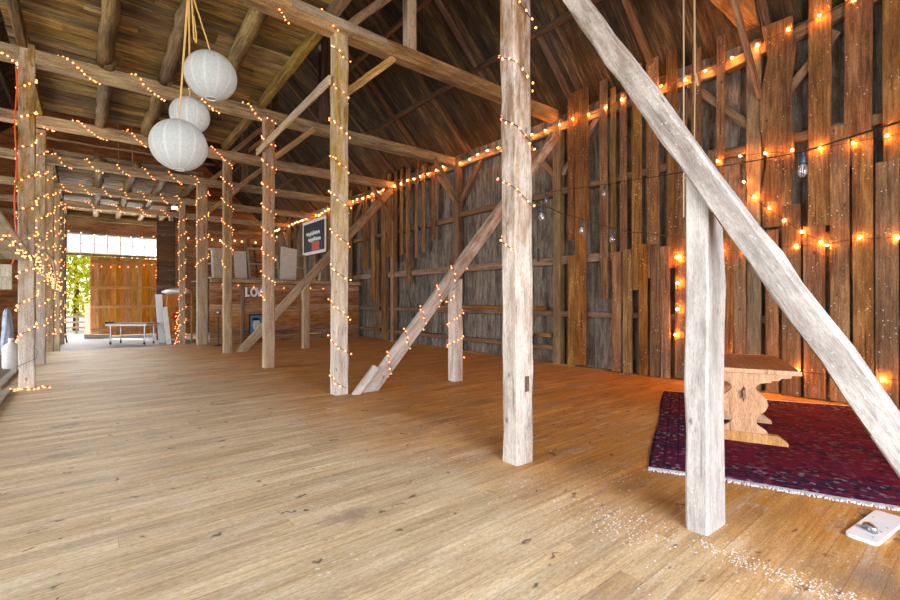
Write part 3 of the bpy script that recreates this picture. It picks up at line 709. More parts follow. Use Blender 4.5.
# ------------------------------------------------------------------ table-tennis table
tt = empty('folding_table', (1.4, 22.8, -.35))
tag(tt, 'long blue-grey folding table on wheels in front of the far plank door', 'table')
TA, TB = Vector((.58, 23.4, -.35)), Vector((2.1, 22.1, -.35))
uu = (TB - TA).normalized(); vv = Vector((-uu.y, uu.x, 0)); 
mt = Matrix.Identity(4)
for i in range(3): mt[i][0], mt[i][1], mt[i][3] = uu[i], vv[i] * .68, TA[i]
mt[2][2] = 1.16
LT = 1.78
e = MB(); e.box(-.05, LT/2 - .01, 0, 1.1, .735, .76); e.box(LT/2 + .01, LT - .05, 0, 1.1, .735, .76); e.build('table_top', M['blacktop'], tt, mt)
e = MB()
for y in (0, 1.07): e.box(-.03, LT - .07, y, y + .03, .67, .735)
for x in (-.03, LT - .1): e.box(x, x + .03, 0, 1.1, .67, .735)
e.build('apron', M['white'], tt, mt)
for x in (.12, LT - .22):
    for y in (.12, .95):
        e = MB(); e.tube([(x, y, .07), (x, y, .67)], .028, 8); lg = e.build('leg', M['steel'], tt, mt)
        e = MB(); e.tube([(x - .015, y, .06), (x + .015, y, .06)], .06, 12); e.build('wheel', M['black'], lg, mt)
e = MB()
for y in (.12, .95): e.tube([(.12, y, .25), (LT - .22, y, .25)], .016, 6)
e.build('stretcher', M['steel'], tt, mt)
e = MB(); e.tube([(-.06, .2, .70), (-.16, .25, .78), (-.16, .85, .78), (-.06, .9, .70)], .025, 8); e.build('push_handle', M['black'], tt, mt)
o = timber('plank_step', (-.1, 27.7, -.25), (.85, 27.1, -.25), .22, .18, M['greyboard'], side=(0, 0, 1)); tag(o, 'grey wooden step on the floor left of the wheeled folding table', 'step')

# ------------------------------------------------------------------ left side clutter
rp = boards('plank_ramp', 0, 4.2, 0, 3.0, .3, .045, M['greyboard'], along='Y', off=.003,
            mw=Matrix.Translation((-.70, 10.3, 2.17)) @ Matrix.Rotation(math.radians(-3.8), 4, 'Z') @ Matrix.Rotation(math.radians(-10), 4, 'X') @ Matrix.Translation((-3, -4.2, 0)))
tag(rp, 'broad grey plank ramp coming down to the front left post', 'ramp')
sb = boards('stall_rail', -4.2, -1.02, 1.68, 2.12, .21, .04, M['greyboard'], mw=Matrix.Translation((0, 10.75, 0)), along='XZ'); tag(sb, 'horizontal weathered stall boards behind the front left post', 'boards', None, T)
for i, (x, lab) in enumerate(((-1.55, 'brown stall stud left of the white jug'), (-2.6, 'stall stud at the far left under the stall boards'))):
    o = timber('stall_stud', (x, 11.5, -.02), (x, 11.5, 2.1), .1, .1, M['girt']); frame_piece(o, lab, 'post')
jg = empty('jug', (-1.33, 13.9, -.02)); tag(jg, 'tall white plastic jug beside the front left post', 'jug')
e = MB(); e.lathe([(.13, 0), (.15, .03), (.15, .42), (.12, .52), (.05, .57), (.045, .62)], 16, c=(-1.33, 13.9, -.02)); e.build('bottle', M['dirtywhite'], jg, None, True)
e = MB(); e.lathe([(.05, 0), (.05, .05), (.02, .055)], 12, c=(-1.33, 13.9, .60)); e.build('cap', M['white'], jg)
o = lump('cloth_bundle', (-1.46, 14.6, .60), .10, .10, .62, M['cloth'], .2); tag(o, 'blue-grey rolled cloth bundle standing behind the white jug', 'bundle')
bn = empty('bin', (-1.0, 18.3, -.35)); tag(bn, 'black upright bin behind the left row of posts', 'bin')
e = MB(); e.lathe([(.15, 0), (.2, .9), (.21, .92)], 14, c=(-1.0, 18.45, -.35)); e.build('drum', M['black'], bn)
e = MB(); e.lathe([(.22, 0), (.22, .05), (.05, .1)], 14, c=(-1.0, 18.45, .57)); e.build('lid', M['black'], bn)
for k, (x0, y0, x1, y1) in enumerate(((-1.02, 5.5, -1.06, 10.2), (-1.45, 6.0, -1.43, 10.9))):
    o = timber('loose_plank', (x0, y0, .026), (x1, y1, .026), .2, .045, M['greyboard'], side=(1, 0, 0)); tag(o, ['loose grey plank lying along the left edge of the floor', 'outer loose plank lying left of the first one'][k], 'plank', 'loose planks')
o = timber('leaning_pole', (-.72, 25.6, -.35), (-.95, 26.2, 1.9), .06, .05, M['rafter']); tag(o, 'dark pole leaning beside the open far doorway', 'pole')
cd = MB(); pts = [(LX - .115, 10.37, 5.4)]
for i in range(20): pts.append((LX - .125 + .012 * math.sin(i * .8), 10.37 - .004 * i, 5.4 - i * .165))
pts += [(LX - .17, 10.36, 2.1)]
cd.tube(pts, .011, 6); o = cd.build('extension_cord', M['orange']); tag(o, 'orange extension cord hanging down the front left post', 'cord')
hc = MB(); hc.tube([(LX + .12, 10.3, 2.2), (LX + .2, 10.6, 2.38), (LX + .3, 11.1, 2.25), (LX + .33, 11.5, 1.95), (LX + .3, 11.8, 1.7)], .02, 6); o = hc.build('hose', M['greyboard']); tag(o, 'short pale hose looped over the lights between the two front left posts', 'hose')

# ------------------------------------------------------------------ string lights
e = MB(); e.lathe([(.004, -.014), (.011, -.006), (.013, .004), (.009, .014), (.002, .019)], 6); BM = e.mesh('mini_bulb', True); BM.materials.append(M['glow'])
e = MB(); e.lathe([(.008, -.02), (.018, -.008), (.021, .006), (.013, .022), (.003, .03)], 8); GM = e.mesh('amber_bulb', True); GM.materials.append(M['globe']); DM = e.mesh('far_amber_bulb', True); DM.materials.append(M['dimglobe'])
def resample(pts, d):
    out = [pts[0]]; acc = 0
    for a, b in zip(pts[:-1], pts[1:]):
        L = (b - a).length
        while acc + L >= d:
            t = (d - acc) / L if L else 1; a = a.lerp(b, t); out.append(a); L = (b - a).length; acc = 0
        acc += L
    return out
def string_lights(pts, spacing, label, r=.004, bulb=None, scale=1, jit=.02, group='fairy light strings', cable=True, nmax=98):
    pts = [Vector(p) for p in pts]; t = empty('string_lights', pts[0]); tag(t, label, 'string lights', group)
    if cable:
        e = MB(); e.tube(pts, r, 4); e.build('cable', M['cable'], t)
    q = resample(pts, spacing); q = q[:nmax]
    for p in q:
        o = bpy.data.objects.new('bulb', bulb or BM); COL.objects.link(o); o.parent = t
        j = Vector((U(-jit, jit), U(-jit, jit), U(-jit, jit)))
        o.matrix_basis = Matrix.Translation(p + j - pts[0]) @ Matrix.Rotation(U(0, 6.28), 4, (U(-1, 1), U(-1, 1), U(-1, 1) + .01)) @ Matrix.Scale(scale, 4)
    return t
def helix(a, b, w, h, side, pitch, t0, t1, dirn=1, phase=0, pad=.02):
    """points winding round a timber from a to b; t runs along its length in metres from the start"""
    m, L = frame(a, b, side); W, H = w / 2 + pad, h / 2 + pad; per = 4 * (W + H); pts = []; n = max(8, int((t1 - t0) / pitch * 16))
    cor = [(-W, H), (-W, -H), (W, -H), (W, H)]
    for i in range(n + 1):
        z = t1 + (t0 - t1) * i / n; ang = ((t1 - z) / pitch * 1.0 * dirn + phase) % 1.0
        s = ang * per; k = 0; seg = [2 * H, 2 * W, 2 * H, 2 * W]
        while s > seg[k] and k < 3: s -= seg[k]; k += 1
        p, q = cor[k], cor[(k + 1) % 4]; f = s / seg[k]
        x, y = p[0] + (q[0] - p[0]) * f, p[1] + (q[1] - p[1]) * f
        pts.append(m @ Vector((x, y, z)))
    return pts
def onpost(x, y, w, h, z0, z1, pitch, sp, lab, dirn=1, phase=0, scale=1, jit=.02):
    return string_lights(helix((x, y, 0), (x, y, 6), w, h, (1, 0, 0), pitch, z0, z1, dirn, phase), sp, lab, scale=scale, jit=jit)
PG = 'fairy light strings'
s = onpost(3.115, 2.878, .225, .185, 1.95, 4.91, .57, .088, 'sparse fairy lights wound round the tall bare post, ending in a dangling plug', 1, .0, .8, .014)
e = MB(); e.tube([(3.28, 2.76, 1.98), (3.27, 2.75, 1.86)], .012, 6); e.build('plug', M['cable'], s)
onpost(PX + .035, 6.72, .22, .21, .1, 5.515, .58, .11, 'fairy lights wound round the brace-footed post from tie beam to floor', 1, .1, 1.0)
onpost(PX + .035, 10.35, .22, .2, 1.5, 5.5, .5, .1, 'fairy lights wound round the LOVE post, stopping halfway down', 1, .3, 1.1)
onpost(PX, 14.0, .22, .2, 2.4, 5.5, .6, .1, 'fairy lights wound round the far brace post', 1, .2, 1.15)
onpost(3.0, 17.0, .32, .24, 2.6, 5.4, .7, .12, 'fairy lights wound round the broad partition end post', -1, .0, 1.3)
onpost(PX - .1, 21.2, .22, .2, .0, 5.3, .6, .15, 'fairy lights wound round the dark post on the concrete', -1, .3, 1.5)
onpost(LX, 10.5, .21, .2, .15, 5.5, .52, .1, 'fairy lights wound round the front left post', -1, .1, 1.2)
onpost(LX - .07, 14.3, .21, .2, .6, 5.4, .5, .11, 'fairy lights wound round the second left post', -1, .4, 1.15)
onpost(LX - .07, 17.6, .21, .2, .2, 5.4, .5, .13, 'fairy lights wound round the third left post', -1, .2, 1.3)
onpost(LX - .07, 21.2, .21, .2, .2, 5.4, .5, .13, 'fairy lights wound round the fourth left post', -1, .6, 1.5)
onpost(LX - .07, 25, .21, .2, 0, 5.4, .6, .15, 'fairy lights wound round the last left post', -1, .6, 1.6)
string_lights(helix((3.60, 6.60, 0), (8.40, 6.60, 5.27), .225, .13, (-.7, 0, .7),   .52, .3, 3.0, 1, .1), .11, 'fairy lights wound round the thick grey diagonal brace', scale=.95)
string_lights(helix((5.34, 6.48, 0), (5.34, 6.48, 1.78), .21, .19, (1, 0, 0), .42, .42, 1.55, -1, .2), .09, 'fairy lights wound round the short grey strut', scale=.95)
for y, x0, x1, lab, sc, pt_ in ((6.75, 2.15, 3.1, 'fairy lights on the flecked tie beam beside the splice board', 1, .9), (10.54, -1.4, 3.0, 'fairy lights wound round the tie beam behind the lanterns', 1.2, 1.0), (14.0, -.8, 3.0, 'fairy lights wound round the third tie beam', 1.2, .95), (17.25, -.8, 3.0, 'fairy lights wound round the front tie beam of the far loft', 1.35, .7), (21.2, -.8, 3.0, 'fairy lights wound round the second far tie beam', 1.45, .6), (25, -.8, 3.0, 'fairy lights wound round the third far tie beam', 1.6, .9)):
    z = tie_z(y); L = x1 - x0
    string_lights(helix((x0, y, z), (x1, y, z), .24, .24, (0, 0, 1), pt_, 0, L, -1, .05), .085 if y < 15 else .13, lab, scale=sc, jit=.02)
# swags and heap at the left posts
def sag(a, b, d, n=24, w=0):
    a, b = Vector(a), Vector(b); return [a.lerp(b, i / n) + Vector((U(-w, w), U(-w, w), -d * 4 * (i / n) * (1 - i / n) + U(-w, w))) for i in range(n + 1)]
string_lights(sag((LX + .1, 10.3, 2.4), (LX + .12, 14.2, 2.1), .18, 30, .10), .095, 'tangle of fairy lights slung from the front left post to the second', scale=.85, jit=.05)
string_lights(sag((-.86, 8.6, 2.36), (LX + .12, 10.3, 2.2), .06, 24, .05), .06, 'fairy lights bunched along the edge of the plank ramp', scale=.85, jit=.04)
string_lights(sag((LX + .12, 14.3, 2.2), (LX + .12, 17.5, 2.0), .2, 24, .1), .06, 'tangle of fairy lights slung from the second left post to the third', scale=1.2, jit=.05)
string_lights([(LX - .25 + .55 * i / 14, 10.28 - .08 * math.sin(i * .9), .02) for i in range(15)], .055, 'fairy lights lying on the floor at the front left post', scale=1.1, jit=.02)
string_lights(sag((-.75, 28.9, 4.9), (2.9, 28.9, 4.95), .15, 20), .5, 'string of lights across the head of the far window', scale=2.2, bulb=BM)
string_lights(sag((.2, 29.05, 3.25), (2.8, 29.05, 3.45), .12, 20), .36, 'string of lights across the plank door', scale=2.0)
string_lights([(2.9, 28.95, 4.6 - .03 * i) for i in range(70)], .11, 'fairy lights hanging down beside the far window and door', scale=2.2, jit=.03)
string_lights(sag((3.5, 16.42, 2.0), (8.3, 16.42, 2.0), .06, 24), .5, 'string of lights along the edge of the storage platform', scale=1.6)
string_lights([(2.75 + .05 * math.sin(i), 20.7, 1.0 - .035 * i) for i in range(38)], .06, 'fairy lights bunched down a pole before the shelf unit', scale=1.3, jit=.05)
# amber bulbs along the right wall
GG = 'amber light strings on the right wall'
def wallx(y, z): return 8.50
def plate_z(y): return 5.56 + max(0, 3.1 - y) * .155
pts = [(8.515, y, plate_z(y) + .03 * math.sin(y * 3)) for y in [-.6 + i * .22 for i in range(136)]]
string_lights(pts, .40, 'long string of amber bulbs along the top rail of the right wall', bulb=GM, scale=.72, jit=.03, group=GG)
string_lights([(8.50, y, z) for y, z in ((-.4, 3.6), (.4, 3.72), (1.14, 3.74), (1.6, 3.76), (2.05, 3.78), (2.5, 3.88), (3.19, 3.92), (3.6, 3.85))], .36, 'string of amber bulbs halfway up the right wall behind the hanging clear bulb', bulb=GM, scale=.72, jit=.03, group=GG)
string_lights([(8.49, 2.75, 3.45), (8.49, 2.71, 3.27), (8.49, 2.5, 3.04), (8.49, 2.27, 2.81), (8.49, 2.02, 2.57), (8.49, 1.74, 2.36)], .30, 'short slanting string of amber bulbs dropping between the two level strings', bulb=GM, scale=.72, jit=.02, group=GG)
string_lights([(8.48, y, 2.34 + .03 * math.sin(y * 6)) for y in (3.84, 3.2, 2.7, 2.1, 1.73, 1.4, 1.1, .5, 0, -.5)], .36, 'level string of amber bulbs at waist rail height above the carpet', bulb=GM, scale=.72, jit=.03, group=GG)
string_lights([(8.48, 3.84, 2.3), (8.48, 3.85, 1.35), (8.48, 3.89, .88), (8.47, 3.0, .5), (8.46, 2.4, .42), (8.46, 1.6, .40), (8.46, .95, .43), (8.46, .3, .4)], .48, 'string of amber bulbs dropping to the floor and running behind the trestle table', bulb=GM, scale=.8, jit=.02, group=GG)
string_lights([(3.2 + i * .25, 28.9, 5.0 + .02 * math.sin(i)) for i in range(21)], .4, 'string of amber bulbs across the far gable above the platform', bulb=DM, scale=1.6, jit=.02, group=GG)

# clear bulbs on black cords
def filament_bulb(parent, x, y, z, tilt):
    m = Matrix.Translation((x, y, z)) @ Matrix.Rotation(tilt, 4, (.63, .78, 0))
    e = MB(); e.tube([(0, 0, 0), (0, 0, -.03)], .007, 6); e.lathe([(.012, -.03), (.02, -.035), (.021, -.085), (.016, -.09)], 12); s = e.build('socket', M['socket'], parent, m, True)
    e = MB(); e.lathe([(.014, -.09), (.022, -.105), (.031, -.135), (.032, -.15), (.026, -.175), (.012, -.19), (.002, -.194)], 14); e.build('glass_bulb', M['glass'], s, m, True)
    e = MB(); e.tube([(-.006, 0, -.09), (-.009, 0, -.16), (0, .004, -.10), (.009, 0, -.16), (.006, 0, -.09)], .0022, 4); e.build('filament', M['steel'], s, m)
M['socket'] = plain('blue_black_socket', '#2c3a4c', .4)
c1 = empty('festoon_lights', (3.28, .25, 2.47)); tag(c1, 'black festoon cord with clear unlit bulbs passing in front of the amber wall', 'festoon lights', 'festoon cords')
cp = [Vector(p) for p in ((3.2, .05, 2.46), (3.37, .37, 2.45), (4.21, .98, 2.62), (4.94, 1.67, 2.83), (5.82, 3.66, 3.17), (6.33, 5.17, 3.41), (6.9, 6.5, 3.6))]
e = MB(); e.tube(cp, .006, 5); e.build('cord', M['cable'], c1)
for p, tl in ((Vector((4.21, .98, 2.62)), .0), (Vector((5.82, 3.66, 3.17)), .12), (Vector((6.33, 5.17, 3.41)), -.1)): filament_bulb(c1, p.x, p.y, p.z, tl)
c2 = empty('festoon_lights', (3.25, 2.80, 2.45)); tag(c2, 'black festoon cord with clear unlit bulbs running right from the tall bare post', 'festoon lights', 'festoon cords')
cp = [Vector(p) for p in ((3.25, 2.80, 2.47), (3.31, 2.86, 2.46), (4.09, 3.13, 2.47), (4.97, 3.31, 2.49), (5.8, 3.42, 2.47), (7.61, 3.25, 2.5), (8.45, 3.2, 2.6))]
e = MB(); e.tube(cp, .006, 5); e.build('cord', M['cable'], c2)
for p, tl in ((Vector((3.5, 2.93, 2.465)), -.15), (Vector((4.7, 3.26, 2.485)), .1), (Vector((5.65, 3.41, 2.475)), .25)): filament_bulb(c2, p.x, p.y, p.z, tl)

# ------------------------------------------------------------------ paper lanterns
def lantern(c, r, label, anchors, flat=.97):
    c = Vector(c); L = empty('paper_lantern', c); tag(L, label, 'paper lantern', 'paper lanterns hanging from the loft')
    vs = []; fs = []; mi = []; n = 72; seams = 12; rings = 60
    for i in range(rings + 1):
        t = .2 + (math.pi - .4) * i / rings
        for k in range(n):
            p = 2 * math.pi * k / n
            rr = r * (1 + .006 * math.cos(i * math.pi)) * (1 + .003 * abs(math.cos(p * seams / 2)))
            vs.append((rr * math.sin(t) * math.cos(p), rr * math.sin(t) * math.sin(p), rr * flat * math.cos(t)))
    for i in range(rings):
        for k in range(n):
            fs.append((i * n + k, (i + 1) * n + k, (i + 1) * n + (k + 1) % n, i * n + (k + 1) % n)); mi.append(1 if k % 6 == 0 else 0)
    e = MB(); e.add(vs, fs); e.mi = mi; e.build('paper_shade', [M['paper'], M['paperseam']], L, Matrix.Translation(c) @ Matrix.Rotation(U(0, 1), 4, 'Z'), True)
    for s in (1, -1):
        e = MB(); rr = r * math.sin(.2) * 1.02; z = s * r * flat * math.cos(.2)
        e.tube([c + Vector((rr * math.cos(k * .3927), rr * math.sin(k * .3927), z)) for k in range(17)], .005, 5); e.build('wire_ring', M['dirtywhite'], L)
    for a in anchors:
        top = c + Vector((0, 0, r * flat)); a = Vector(a); e = MB()
        e.tube([top.lerp(a, i / 10) + Vector((0, .004 * math.sin(i * 2), 0)) for i in range(11)], .0085, 6); e.build('cord', M['rope'], L)
    return L
AN = (.955, 6.16, 5.25)
lantern((1.15, 6.01, 4.19), .285, 'upper paper lantern of the hanging three, greenish white, on a single cord', [AN])
lantern((1.0, 6.47, 3.825), .225, 'smallest paper lantern, tucked between the two bigger ones', [(AN[0] - .012, AN[1], AN[2]), (AN[0] - .01, AN[1] + .05, AN[2])])
lantern((.815, 5.99, 3.28), .293, 'lowest and largest white paper lantern of the hanging three', [(AN[0] - .01, AN[1] - .01, AN[2]), (AN[0] - .02, AN[1], AN[2])])
e = MB(); e.tube([(.97, 6.18, 6.1), (.955, 6.16, 5.25)], .016, 6); e.tube([Vector((.96, 6.15, 5.3)).lerp(Vector((.985, 6.1, 4.62)), i / 8) for i in range(9)] + [Vector((1.01, 6.1, 4.58)), Vector((1.01, 6.11, 4.7)), Vector((.985, 6.12, 4.9))], .009, 6)
o = e.build('loose_rope', M['rope']); tag(o, 'tan rope with a looped tail that the lantern cords are knotted to', 'rope')
# hauling ropes at the right
e = MB(); e.tube([(6.18, 2.72, 5.95), (6.175, 2.715, 4.8), (6.185, 2.72, 3.4), (6.18, 2.72, 2.6)], .010, 6); o = e.build('hauling_rope', M['palerope']); tag(o, 'straight pale rope hanging behind the massive brace, left one of the pair', 'rope', 'ropes hanging from the tie beam')
pp = [(6.36, 2.66, 5.98), (6.36, 2.655, 5.2), (6.355, 2.65, 4.55), (6.35, 2.63, 4.45), (6.375, 2.62, 4.38), (6.40, 2.63, 4.43), (6.385, 2.65, 4.55)]
e = MB(); e.tube(pp, .012, 6); e.tube([(6.365, 2.65, 4.5), (6.37, 2.66, 3.9), (6.36, 2.66, 3.3)], .008, 6); o = e.build('hauling_rope', M['palerope']); tag(o, 'pale rope with a tied loop hanging behind the massive brace', 'rope', 'ropes hanging from the tie beam')
# small bright flood lamp at the loft edge, ladder and pole in the open bay
fl = empty('flood_lamp', (2.92, 22.6, 5.42)); tag(fl, 'small white flood lamp shining at the right edge of the far loft', 'lamp')
e = MB(); e.lathe([(.05, .1), (.07, .06), (.12, -.02)], 14, c=(2.9, 22.5, 5.50)); e.build('housing', M['white'], fl, None, True)
e = MB(); e.lathe([(.115, -.02), (.09, -.07), (.02, -.10)], 14, c=(2.9, 22.5, 5.50)); e.build('lens', M['lamp'], fl, None, True)
ld = empty('ladder', (.9, 17.2, 5.6)); tag(ld, 'short wooden ladder standing in the open dark bay above the third tie beam', 'ladder')
for x in (.75, 1.1): timber('rail', (x, 17.25, 5.65), (x, 17.45, 7.6), .05, .04, M['girt'], ld)
for k in range(6): timber('rung', (.75, 17.27 + k * .033, 5.85 + k * .3), (1.1, 17.27 + k * .033, 5.85 + k * .3), .03, .03, M['girt'], ld, side=(0, 0, 1))
o = pole('cross_pole', (-1.0, 15.6, 5.72), (3.1, 15.6, 5.72), .035, M['girt']); tag(o, 'thin pole spanning the open bay behind the third tie beam', 'pole')

# ------------------------------------------------------------------ rug and trestle table
UX, UY = .914, .406
LR, WR = 3.75, 3.1
rm = Matrix.Identity(4)
rm[0][0], rm[1][0] = UX, UY; rm[0][1], rm[1][1] = UY, -UX; rm[2][2] = -1   # local y towards the camera side
rm = Matrix(((UX, -UY, 0, 3.9 + UY * WR), (UY, UX, 0, 2.02 - UX * WR), (0, 0, 1, 0), (0, 0, 0, 1)))
rg = empty('rug', rm.translation, math.atan2(UY, UX)); tag(rg, 'deep red and purple patterned rug with white fringe under the trestle table', 'rug')
e = MB(); nx, ny = 60, 44; vs = []; fs = []
for top in (1, 0):
    for j in range(ny + 1):
        for i in range(nx + 1):
            x, y = LR * i / nx, WR * j / ny
            z = .012 if top else .001
            vs.append((x + .015 * math.sin(y * 3.1) * (1 if i in (0, nx) else .5), y + .012 * math.sin(x * 2.7), z + (.003 * math.sin(x * 5 + y * 3) + .003 if top else 0)))
N = (nx + 1) * (ny + 1)
for j in range(ny):
    for i in range(nx):
        q = (j * (nx + 1) + i, j * (nx + 1) + i + 1, (j + 1) * (nx + 1) + i + 1, (j + 1) * (nx + 1) + i); fs.append(q); fs.append(tuple(N + k for k in reversed(q)))
rim = [i for i in range(nx + 1)] + [(j + 1) * (nx + 1) - 1 for j in range(1, ny + 1)] + [ny * (nx + 1) + i for i in range(nx - 1, -1, -1)] + [j * (nx + 1) for j in range(ny - 1, 0, -1)]
for a_, b_ in zip(rim, rim[1:] + rim[:1]): fs.append((a_, N + a_, N + b_, b_))
e.add(vs, fs); e.build('pile', rug_mat(LR, WR), rg, rm, True)
for x0, s in ((0, -1), (LR, 1)):
    e = MB(); y = .01
    while y < WR:
        k = U(.05, .08); e.tube([(x0 + .015 * math.sin(y * 3.1), y, .009), (x0 + s * k * .6 + .015 * math.sin(y * 3.1), y + U(-.008, .008), .009), (x0 + s * k + .015 * math.sin(y * 3.1), y + U(-.015, .015), .006)], .006, 4); y += .0085
    e.build('fringe', M['white'], rg, rm)
# trestle table, square to the rug
tm = Matrix(((UX, -UY, 0, 5.39), (UY, UX, 0, 1.76), (0, 0, 1, .014), (0, 0, 0, 1)))
tb = empty('trestle_table', tm.translation, math.atan2(UY, UX)); tag(tb, 'pine trestle table with scalloped legs and a brown plank top on the rug', 'table')
boards('table_top', -.06, 1.40, -.48, .48, .19, .035, M['tabletop'], tb, tm @ Matrix.Translation((0, 0, .735)), along='X', gap=.001, off=0)
for x in (-.075, 1.40):
    e = MB(); e.box(x, x + .015, -.485, .485, .73, .772); e.build('edge_strip', M['pine'], tb, tm)
prof = [(.21, .10), (.205, .125), (.17, .155), (.125, .185), (.105, .22), (.115, .26), (.15, .30), (.195, .345), (.215, .40), (.20, .455), (.16, .50), (.12, .535), (.105, .565), (.115, .595), (.15, .62), (.20, .63), (.235, .632), (.25, .655), (.31, .66), (.325, .685), (.40, .69), (.42, .732)]
for x in (0, .95):
    e = MB(); out = [(y, z) for y, z in prof]; full = out + [(-y, z) for y, z in reversed(out)]
    vs = [(x - .022, y, z) for y, z in full] + [(x + .022, y, z) for y, z in full]; n = len(full)
    # rungs between mirrored profile points keep the outline concave-safe
    m_ = len(out); fs = []
    for i in range(m_ - 1):
        a0, a1, b0, b1 = i, i + 1, n - 1 - i, n - 2 - i
        fs.append((a0, a1, b1, b0)); fs.append((n + b0, n + b1, n + a1, n + a0)); fs.append((a0, n + a0, n + a1, a1)); fs.append((b1, n + b1, n + b0, b0))
    fs.append((0, n - 1, 2 * n - 1, n)); fs.append((m_ - 1, n + m_ - 1, n + m_, m_))
    e.add(vs, fs); lg = e.build('trestle_leg', M['pine'], tb, tm)
    e = MB(); o_ = [(-.38, 0), (.38, 0), (.38, .03), (.30, .095), (.1, .10), (-.1, .10), (-.30, .095), (-.38, .03)]
    e.add([(x - .04, y, z) for y, z in o_] + [(x + .04, y, z) for y, z in o_], [tuple(range(8)), tuple(range(15, 7, -1))] + [(i, i + 8, (i + 1) % 8 + 8, (i + 1) % 8) for i in range(8)])
    e.build('foot', M['pine'], lg, tm)
    e = MB(); s_ = -1 if x == 0 else 1; o_ = [(-.02, .50), (0, .41), (.02, .50), (.012, .56), (0, .585), (-.012, .56)]
    e.add([(x + s_ * .018, y, z) for y, z in o_] + [(x + s_ * .024, y, z) for y, z in o_], [tuple(range(6)), tuple(range(11, 5, -1))] + [(i, i + 6, (i + 1) % 6 + 6, (i + 1) % 6) for i in range(6)]); e.build('slot', M['rafter'], lg, tm)
    e = MB(); e.box(x + s_ * .022, x + s_ * .075, -.013, .013, .46, .545); e.build('wedge', M['tabletop'], lg, tm)
e = MB(); e.box(0.02, .93, -.02, .02, .44, .56); e.build('stretcher', M['pine'], tb, tm)

# ------------------------------------------------------------------ hardware plate and paint chips on the floor
c_, s_ = Vector((.993, -.118, 0)), Vector((.118, .993, 0))
hm = Matrix(((.993, .118, 0, 3.73), (-.118, .993, 0, .50), (0, 0, 1, .002), (0, 0, 0, 1)))
hw = empty('hardware_plate', hm.translation, math.atan2(-.118, .993)); tag(hw, 'white rounded board with a metal pull lying on the floor at lower right', 'board')
e = MB(); out = []
for cx, cy, a0 in ((.55, .13, 0), (.03, .13, 90), (.03, .03, 180), (.55, .03, 270)):
    for k in range(5): t = math.radians(a0 + k * 22.5); out.append((cx + .03 * math.cos(t), cy + .03 * math.sin(t)))
n = len(out); e.add([(x, y, 0) for x, y in out] + [(x, y, .022) for x, y in out], [tuple(range(n - 1, -1, -1)), tuple(range(n, 2 * n))] + [(i, (i + 1) % n, (i + 1) % n + n, i + n) for i in range(n)])
e.build('plate', M['white'], hw, hm)
e = MB(); pts = [(.13 + .0, .05 + .0, .022)]
e.tube([(.14, .05, .024), (.14, .055, .05), (.155, .08, .062), (.17, .10, .05), (.175, .11, .026)], [.017, .018, .016, .018, .017], 10)
e.build('metal_pull', M['steel'], hw, hm, True)
for x, y in ((.07, .04), (.2, .035), (.42, .13), (.3, .03)):
    e = MB(); e.lathe([(.007, 0), (.006, .003), (.002, .004)], 8, c=(x, y, .022)); e.build('screw', M['steel'], hw, hm)
e = MB(); random.seed(5)
def chip(x, y, r):
    k = random.randint(3, 5); a = U(0, 6); o_ = [(x + r * U(.6, 1.2) * math.cos(a + 6.283 * i / k), y + r * U(.6, 1.2) * math.sin(a + 6.283 * i / k)) for i in range(k)]
    e.add([(p, q, .0008) for p, q in o_] + [(p, q, .0022) for p, q in o_], [tuple(range(k - 1, -1, -1)), tuple(range(k, 2 * k))] + [(i, (i + 1) % k, (i + 1) % k + k, i + k) for i in range(k)])
for i in range(620):
    t = R() ** .8; y = 1.25 - 1.3 * t + random.gauss(0, .035 + .02 * t); x = 2.93 + .05 * t + random.gauss(0, .05); chip(x, y, U(.002, .0065))
for i in range(220): chip(2.78 + random.gauss(0, .12), 1.65 + random.gauss(0, .18), U(.002, .007))
for i in range(160): chip(U(2.2, 3.6), U(.2, 2.6), U(.002, .006))
for i in range(90): chip(U(.6, 3.0), U(1.2, 6), U(.003, .007))
o = e.build('paint_chips', M['white']); tag(o, 'scattered white paint chips on the floorboards around the whitewashed post', 'chips', None, 'stuff')
# pail on the wall rail
pa = empty('pail', (8.55, 7.45, .42)); tag(pa, 'small grey pail sitting on the lowest rail of the right wall', 'pail')
e = MB(); e.lathe([(.09, 0), (.125, .25), (.13, .26), (.115, .255), (.085, .01)], 16, c=(8.5, 7.4, .423)); e.build('bucket_body', M['steel'], pa, None, True)

# ------------------------------------------------------------------ outside
def tree(x, y, h, r, mat, lab, n=2600):
    t = empty('tree', (x, y, -.4)); tag(t, lab, 'tree', 'trees beyond the far doorway')
    e = MB(); e.tube([(x, y, -.4), (x + .05, y, h * .3), (x - .05, y + .1, h * .7)], [.16, .12, .05], 8); e.build('trunk', M['trunk'], t, None, True)
    e = MB()
    for i in range(n):
        p = Vector((random.gauss(0, 1), random.gauss(0, 1), random.gauss(0, 1))); p.normalize(); p *= R() ** .4
        c = Vector((x + p.x * r, y + p.y * r, h * .55 + p.z * h * .52)); c.z = max(c.z, .5)
        a = Vector((U(-1, 1), U(-1, 1), U(-1, 1))).normalized(); b = a.orthogonal().normalized(); k = U(.09, .2)
        e.add([c - a * k, c + b * k * .5, c + a * k, c - b * k * .5], [(0, 1, 2, 3)])
    e.build('crown', mat, t)
tree(-.6, 36.5, 7.0, 2.0, M['leaf'], 'yellow-green leafy tree filling the open far doorway')
tree(-2.8, 40, 8, 2.3, M['leaf2'], 'greener tree behind and left of the doorway tree')
tree(1.8, 41, 8.5, 2.5, M['leaf2'], 'green tree behind the sliding door beyond the window strip')
fe = empty('yard_fence', (-.5, 33, -.4)); tag(fe, 'low grey fence in the yard outside the far doorway', 'fence')
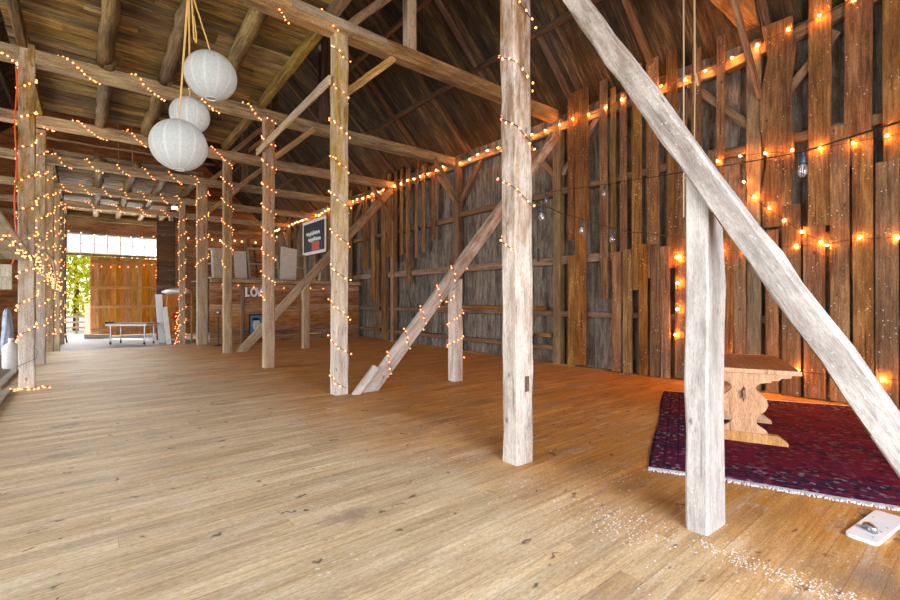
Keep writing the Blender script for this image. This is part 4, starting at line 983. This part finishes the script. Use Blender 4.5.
for k in range(3): timber('fence_rail', (-4, 33.0, -.05 + k * .3), (3, 33.0, -.05 + k * .3), .12, .03, M['greyboard'], fe, side=(0, 0, 1))
for x in (-3.5, -2, -.5, 1, 2.5): timber('fence_post', (x, 33.05, -.4), (x, 33.05, .75), .1, .1, M['greyboard'], fe)
o = timber('gate_post', (-.02, 30.6, -.4), (-.02, 30.6, 1.3), .22, .2, M['white']); tag(o, 'white gate post just outside the far doorway', 'post', None, T)

# ------------------------------------------------------------------ light
wd = bpy.data.worlds.new('sky'); S.world = wd; wd.use_nodes = True; nt = wd.node_tree
bg = nt.nodes['Background']; sky = nt.nodes.new('ShaderNodeTexSky'); sky.sky_type = 'NISHITA'; sky.sun_disc = False; sky.sun_elevation = math.radians(48); sky.sun_rotation = math.radians(20); sky.dust_density = 2.5
nt.links.new(sky.outputs[0], bg.inputs[0]); bg.inputs[1].default_value = .55
def area(name, loc, target, sx, sy, power, col):
    l = bpy.data.lights.new(name, 'AREA'); l.shape = 'RECTANGLE'; l.size = sx; l.size_y = sy; l.energy = power; l.color = col
    o = bpy.data.objects.new(name, l); COL.objects.link(o); o.location = loc
    o.rotation_euler = (Vector(target) - Vector(loc)).to_track_quat('-Z', 'Y').to_euler(); return o
area('daylight_open_doors', (.75, -3.55, 1.9), (1.2, 8, 1.2), 4.7, 3.6, 720, (.98, .99, 1))
area('fill_left_near', (-6.3, 3.1, 2.1), (4, 4.5, 1.6), 10, 4.0, 430, (1, .97, .93))  # added fill from the unseen left side, brightens posts and right wall
area('fill_left_far', (-6.3, 15, 2.1), (4, 15.0, 1.9), 8.5, 4.0, 620, (1, .97, .93))  # second added fill on the left, lifts the far wall and partition
area('daylight_far_door', (-.35, 29.12, 1.7), (.6, 20, .0), .9, 3.6, 110, (.95, .98, 1.0))
area('daylight_far_window', (1.05, 29.1, 4.35), (1.2, 22, 3.2), 3.7, .9, 250, (1, .93, .84))
sun = bpy.data.lights.new('sun', 'SUN'); sun.energy = 7; sun.angle = .01; sun.color = (1, .95, .85)
so = bpy.data.objects.new('sun', sun); COL.objects.link(so); so.rotation_euler = Vector((.45, -.75, -.8)).to_track_quat('-Z', 'Y').to_euler()

# ------------------------------------------------------------------ camera
cam = bpy.data.cameras.new('camera'); co = bpy.data.objects.new('camera', cam); COL.objects.link(co)
cam.sensor_width = 36; cam.lens = 18; cam.clip_start = .05; cam.clip_end = 300
co.location = (0, 0, 1.5); co.rotation_euler = (math.radians(90), 0, -math.atan(362 / 450))
S.camera = co
S.view_settings.view_transform = 'Standard'; S.view_settings.look = 'None'; S.view_settings.gamma = 1; S.view_settings.use_curve_mapping = False
S.view_settings.exposure = .32
S.cycles.use_denoising = True
S.cycles.diffuse_bounces = 6; S.cycles.max_bounces = 10; S.cycles.transparent_max_bounces = 12
S.cycles.sample_clamp_indirect = 8
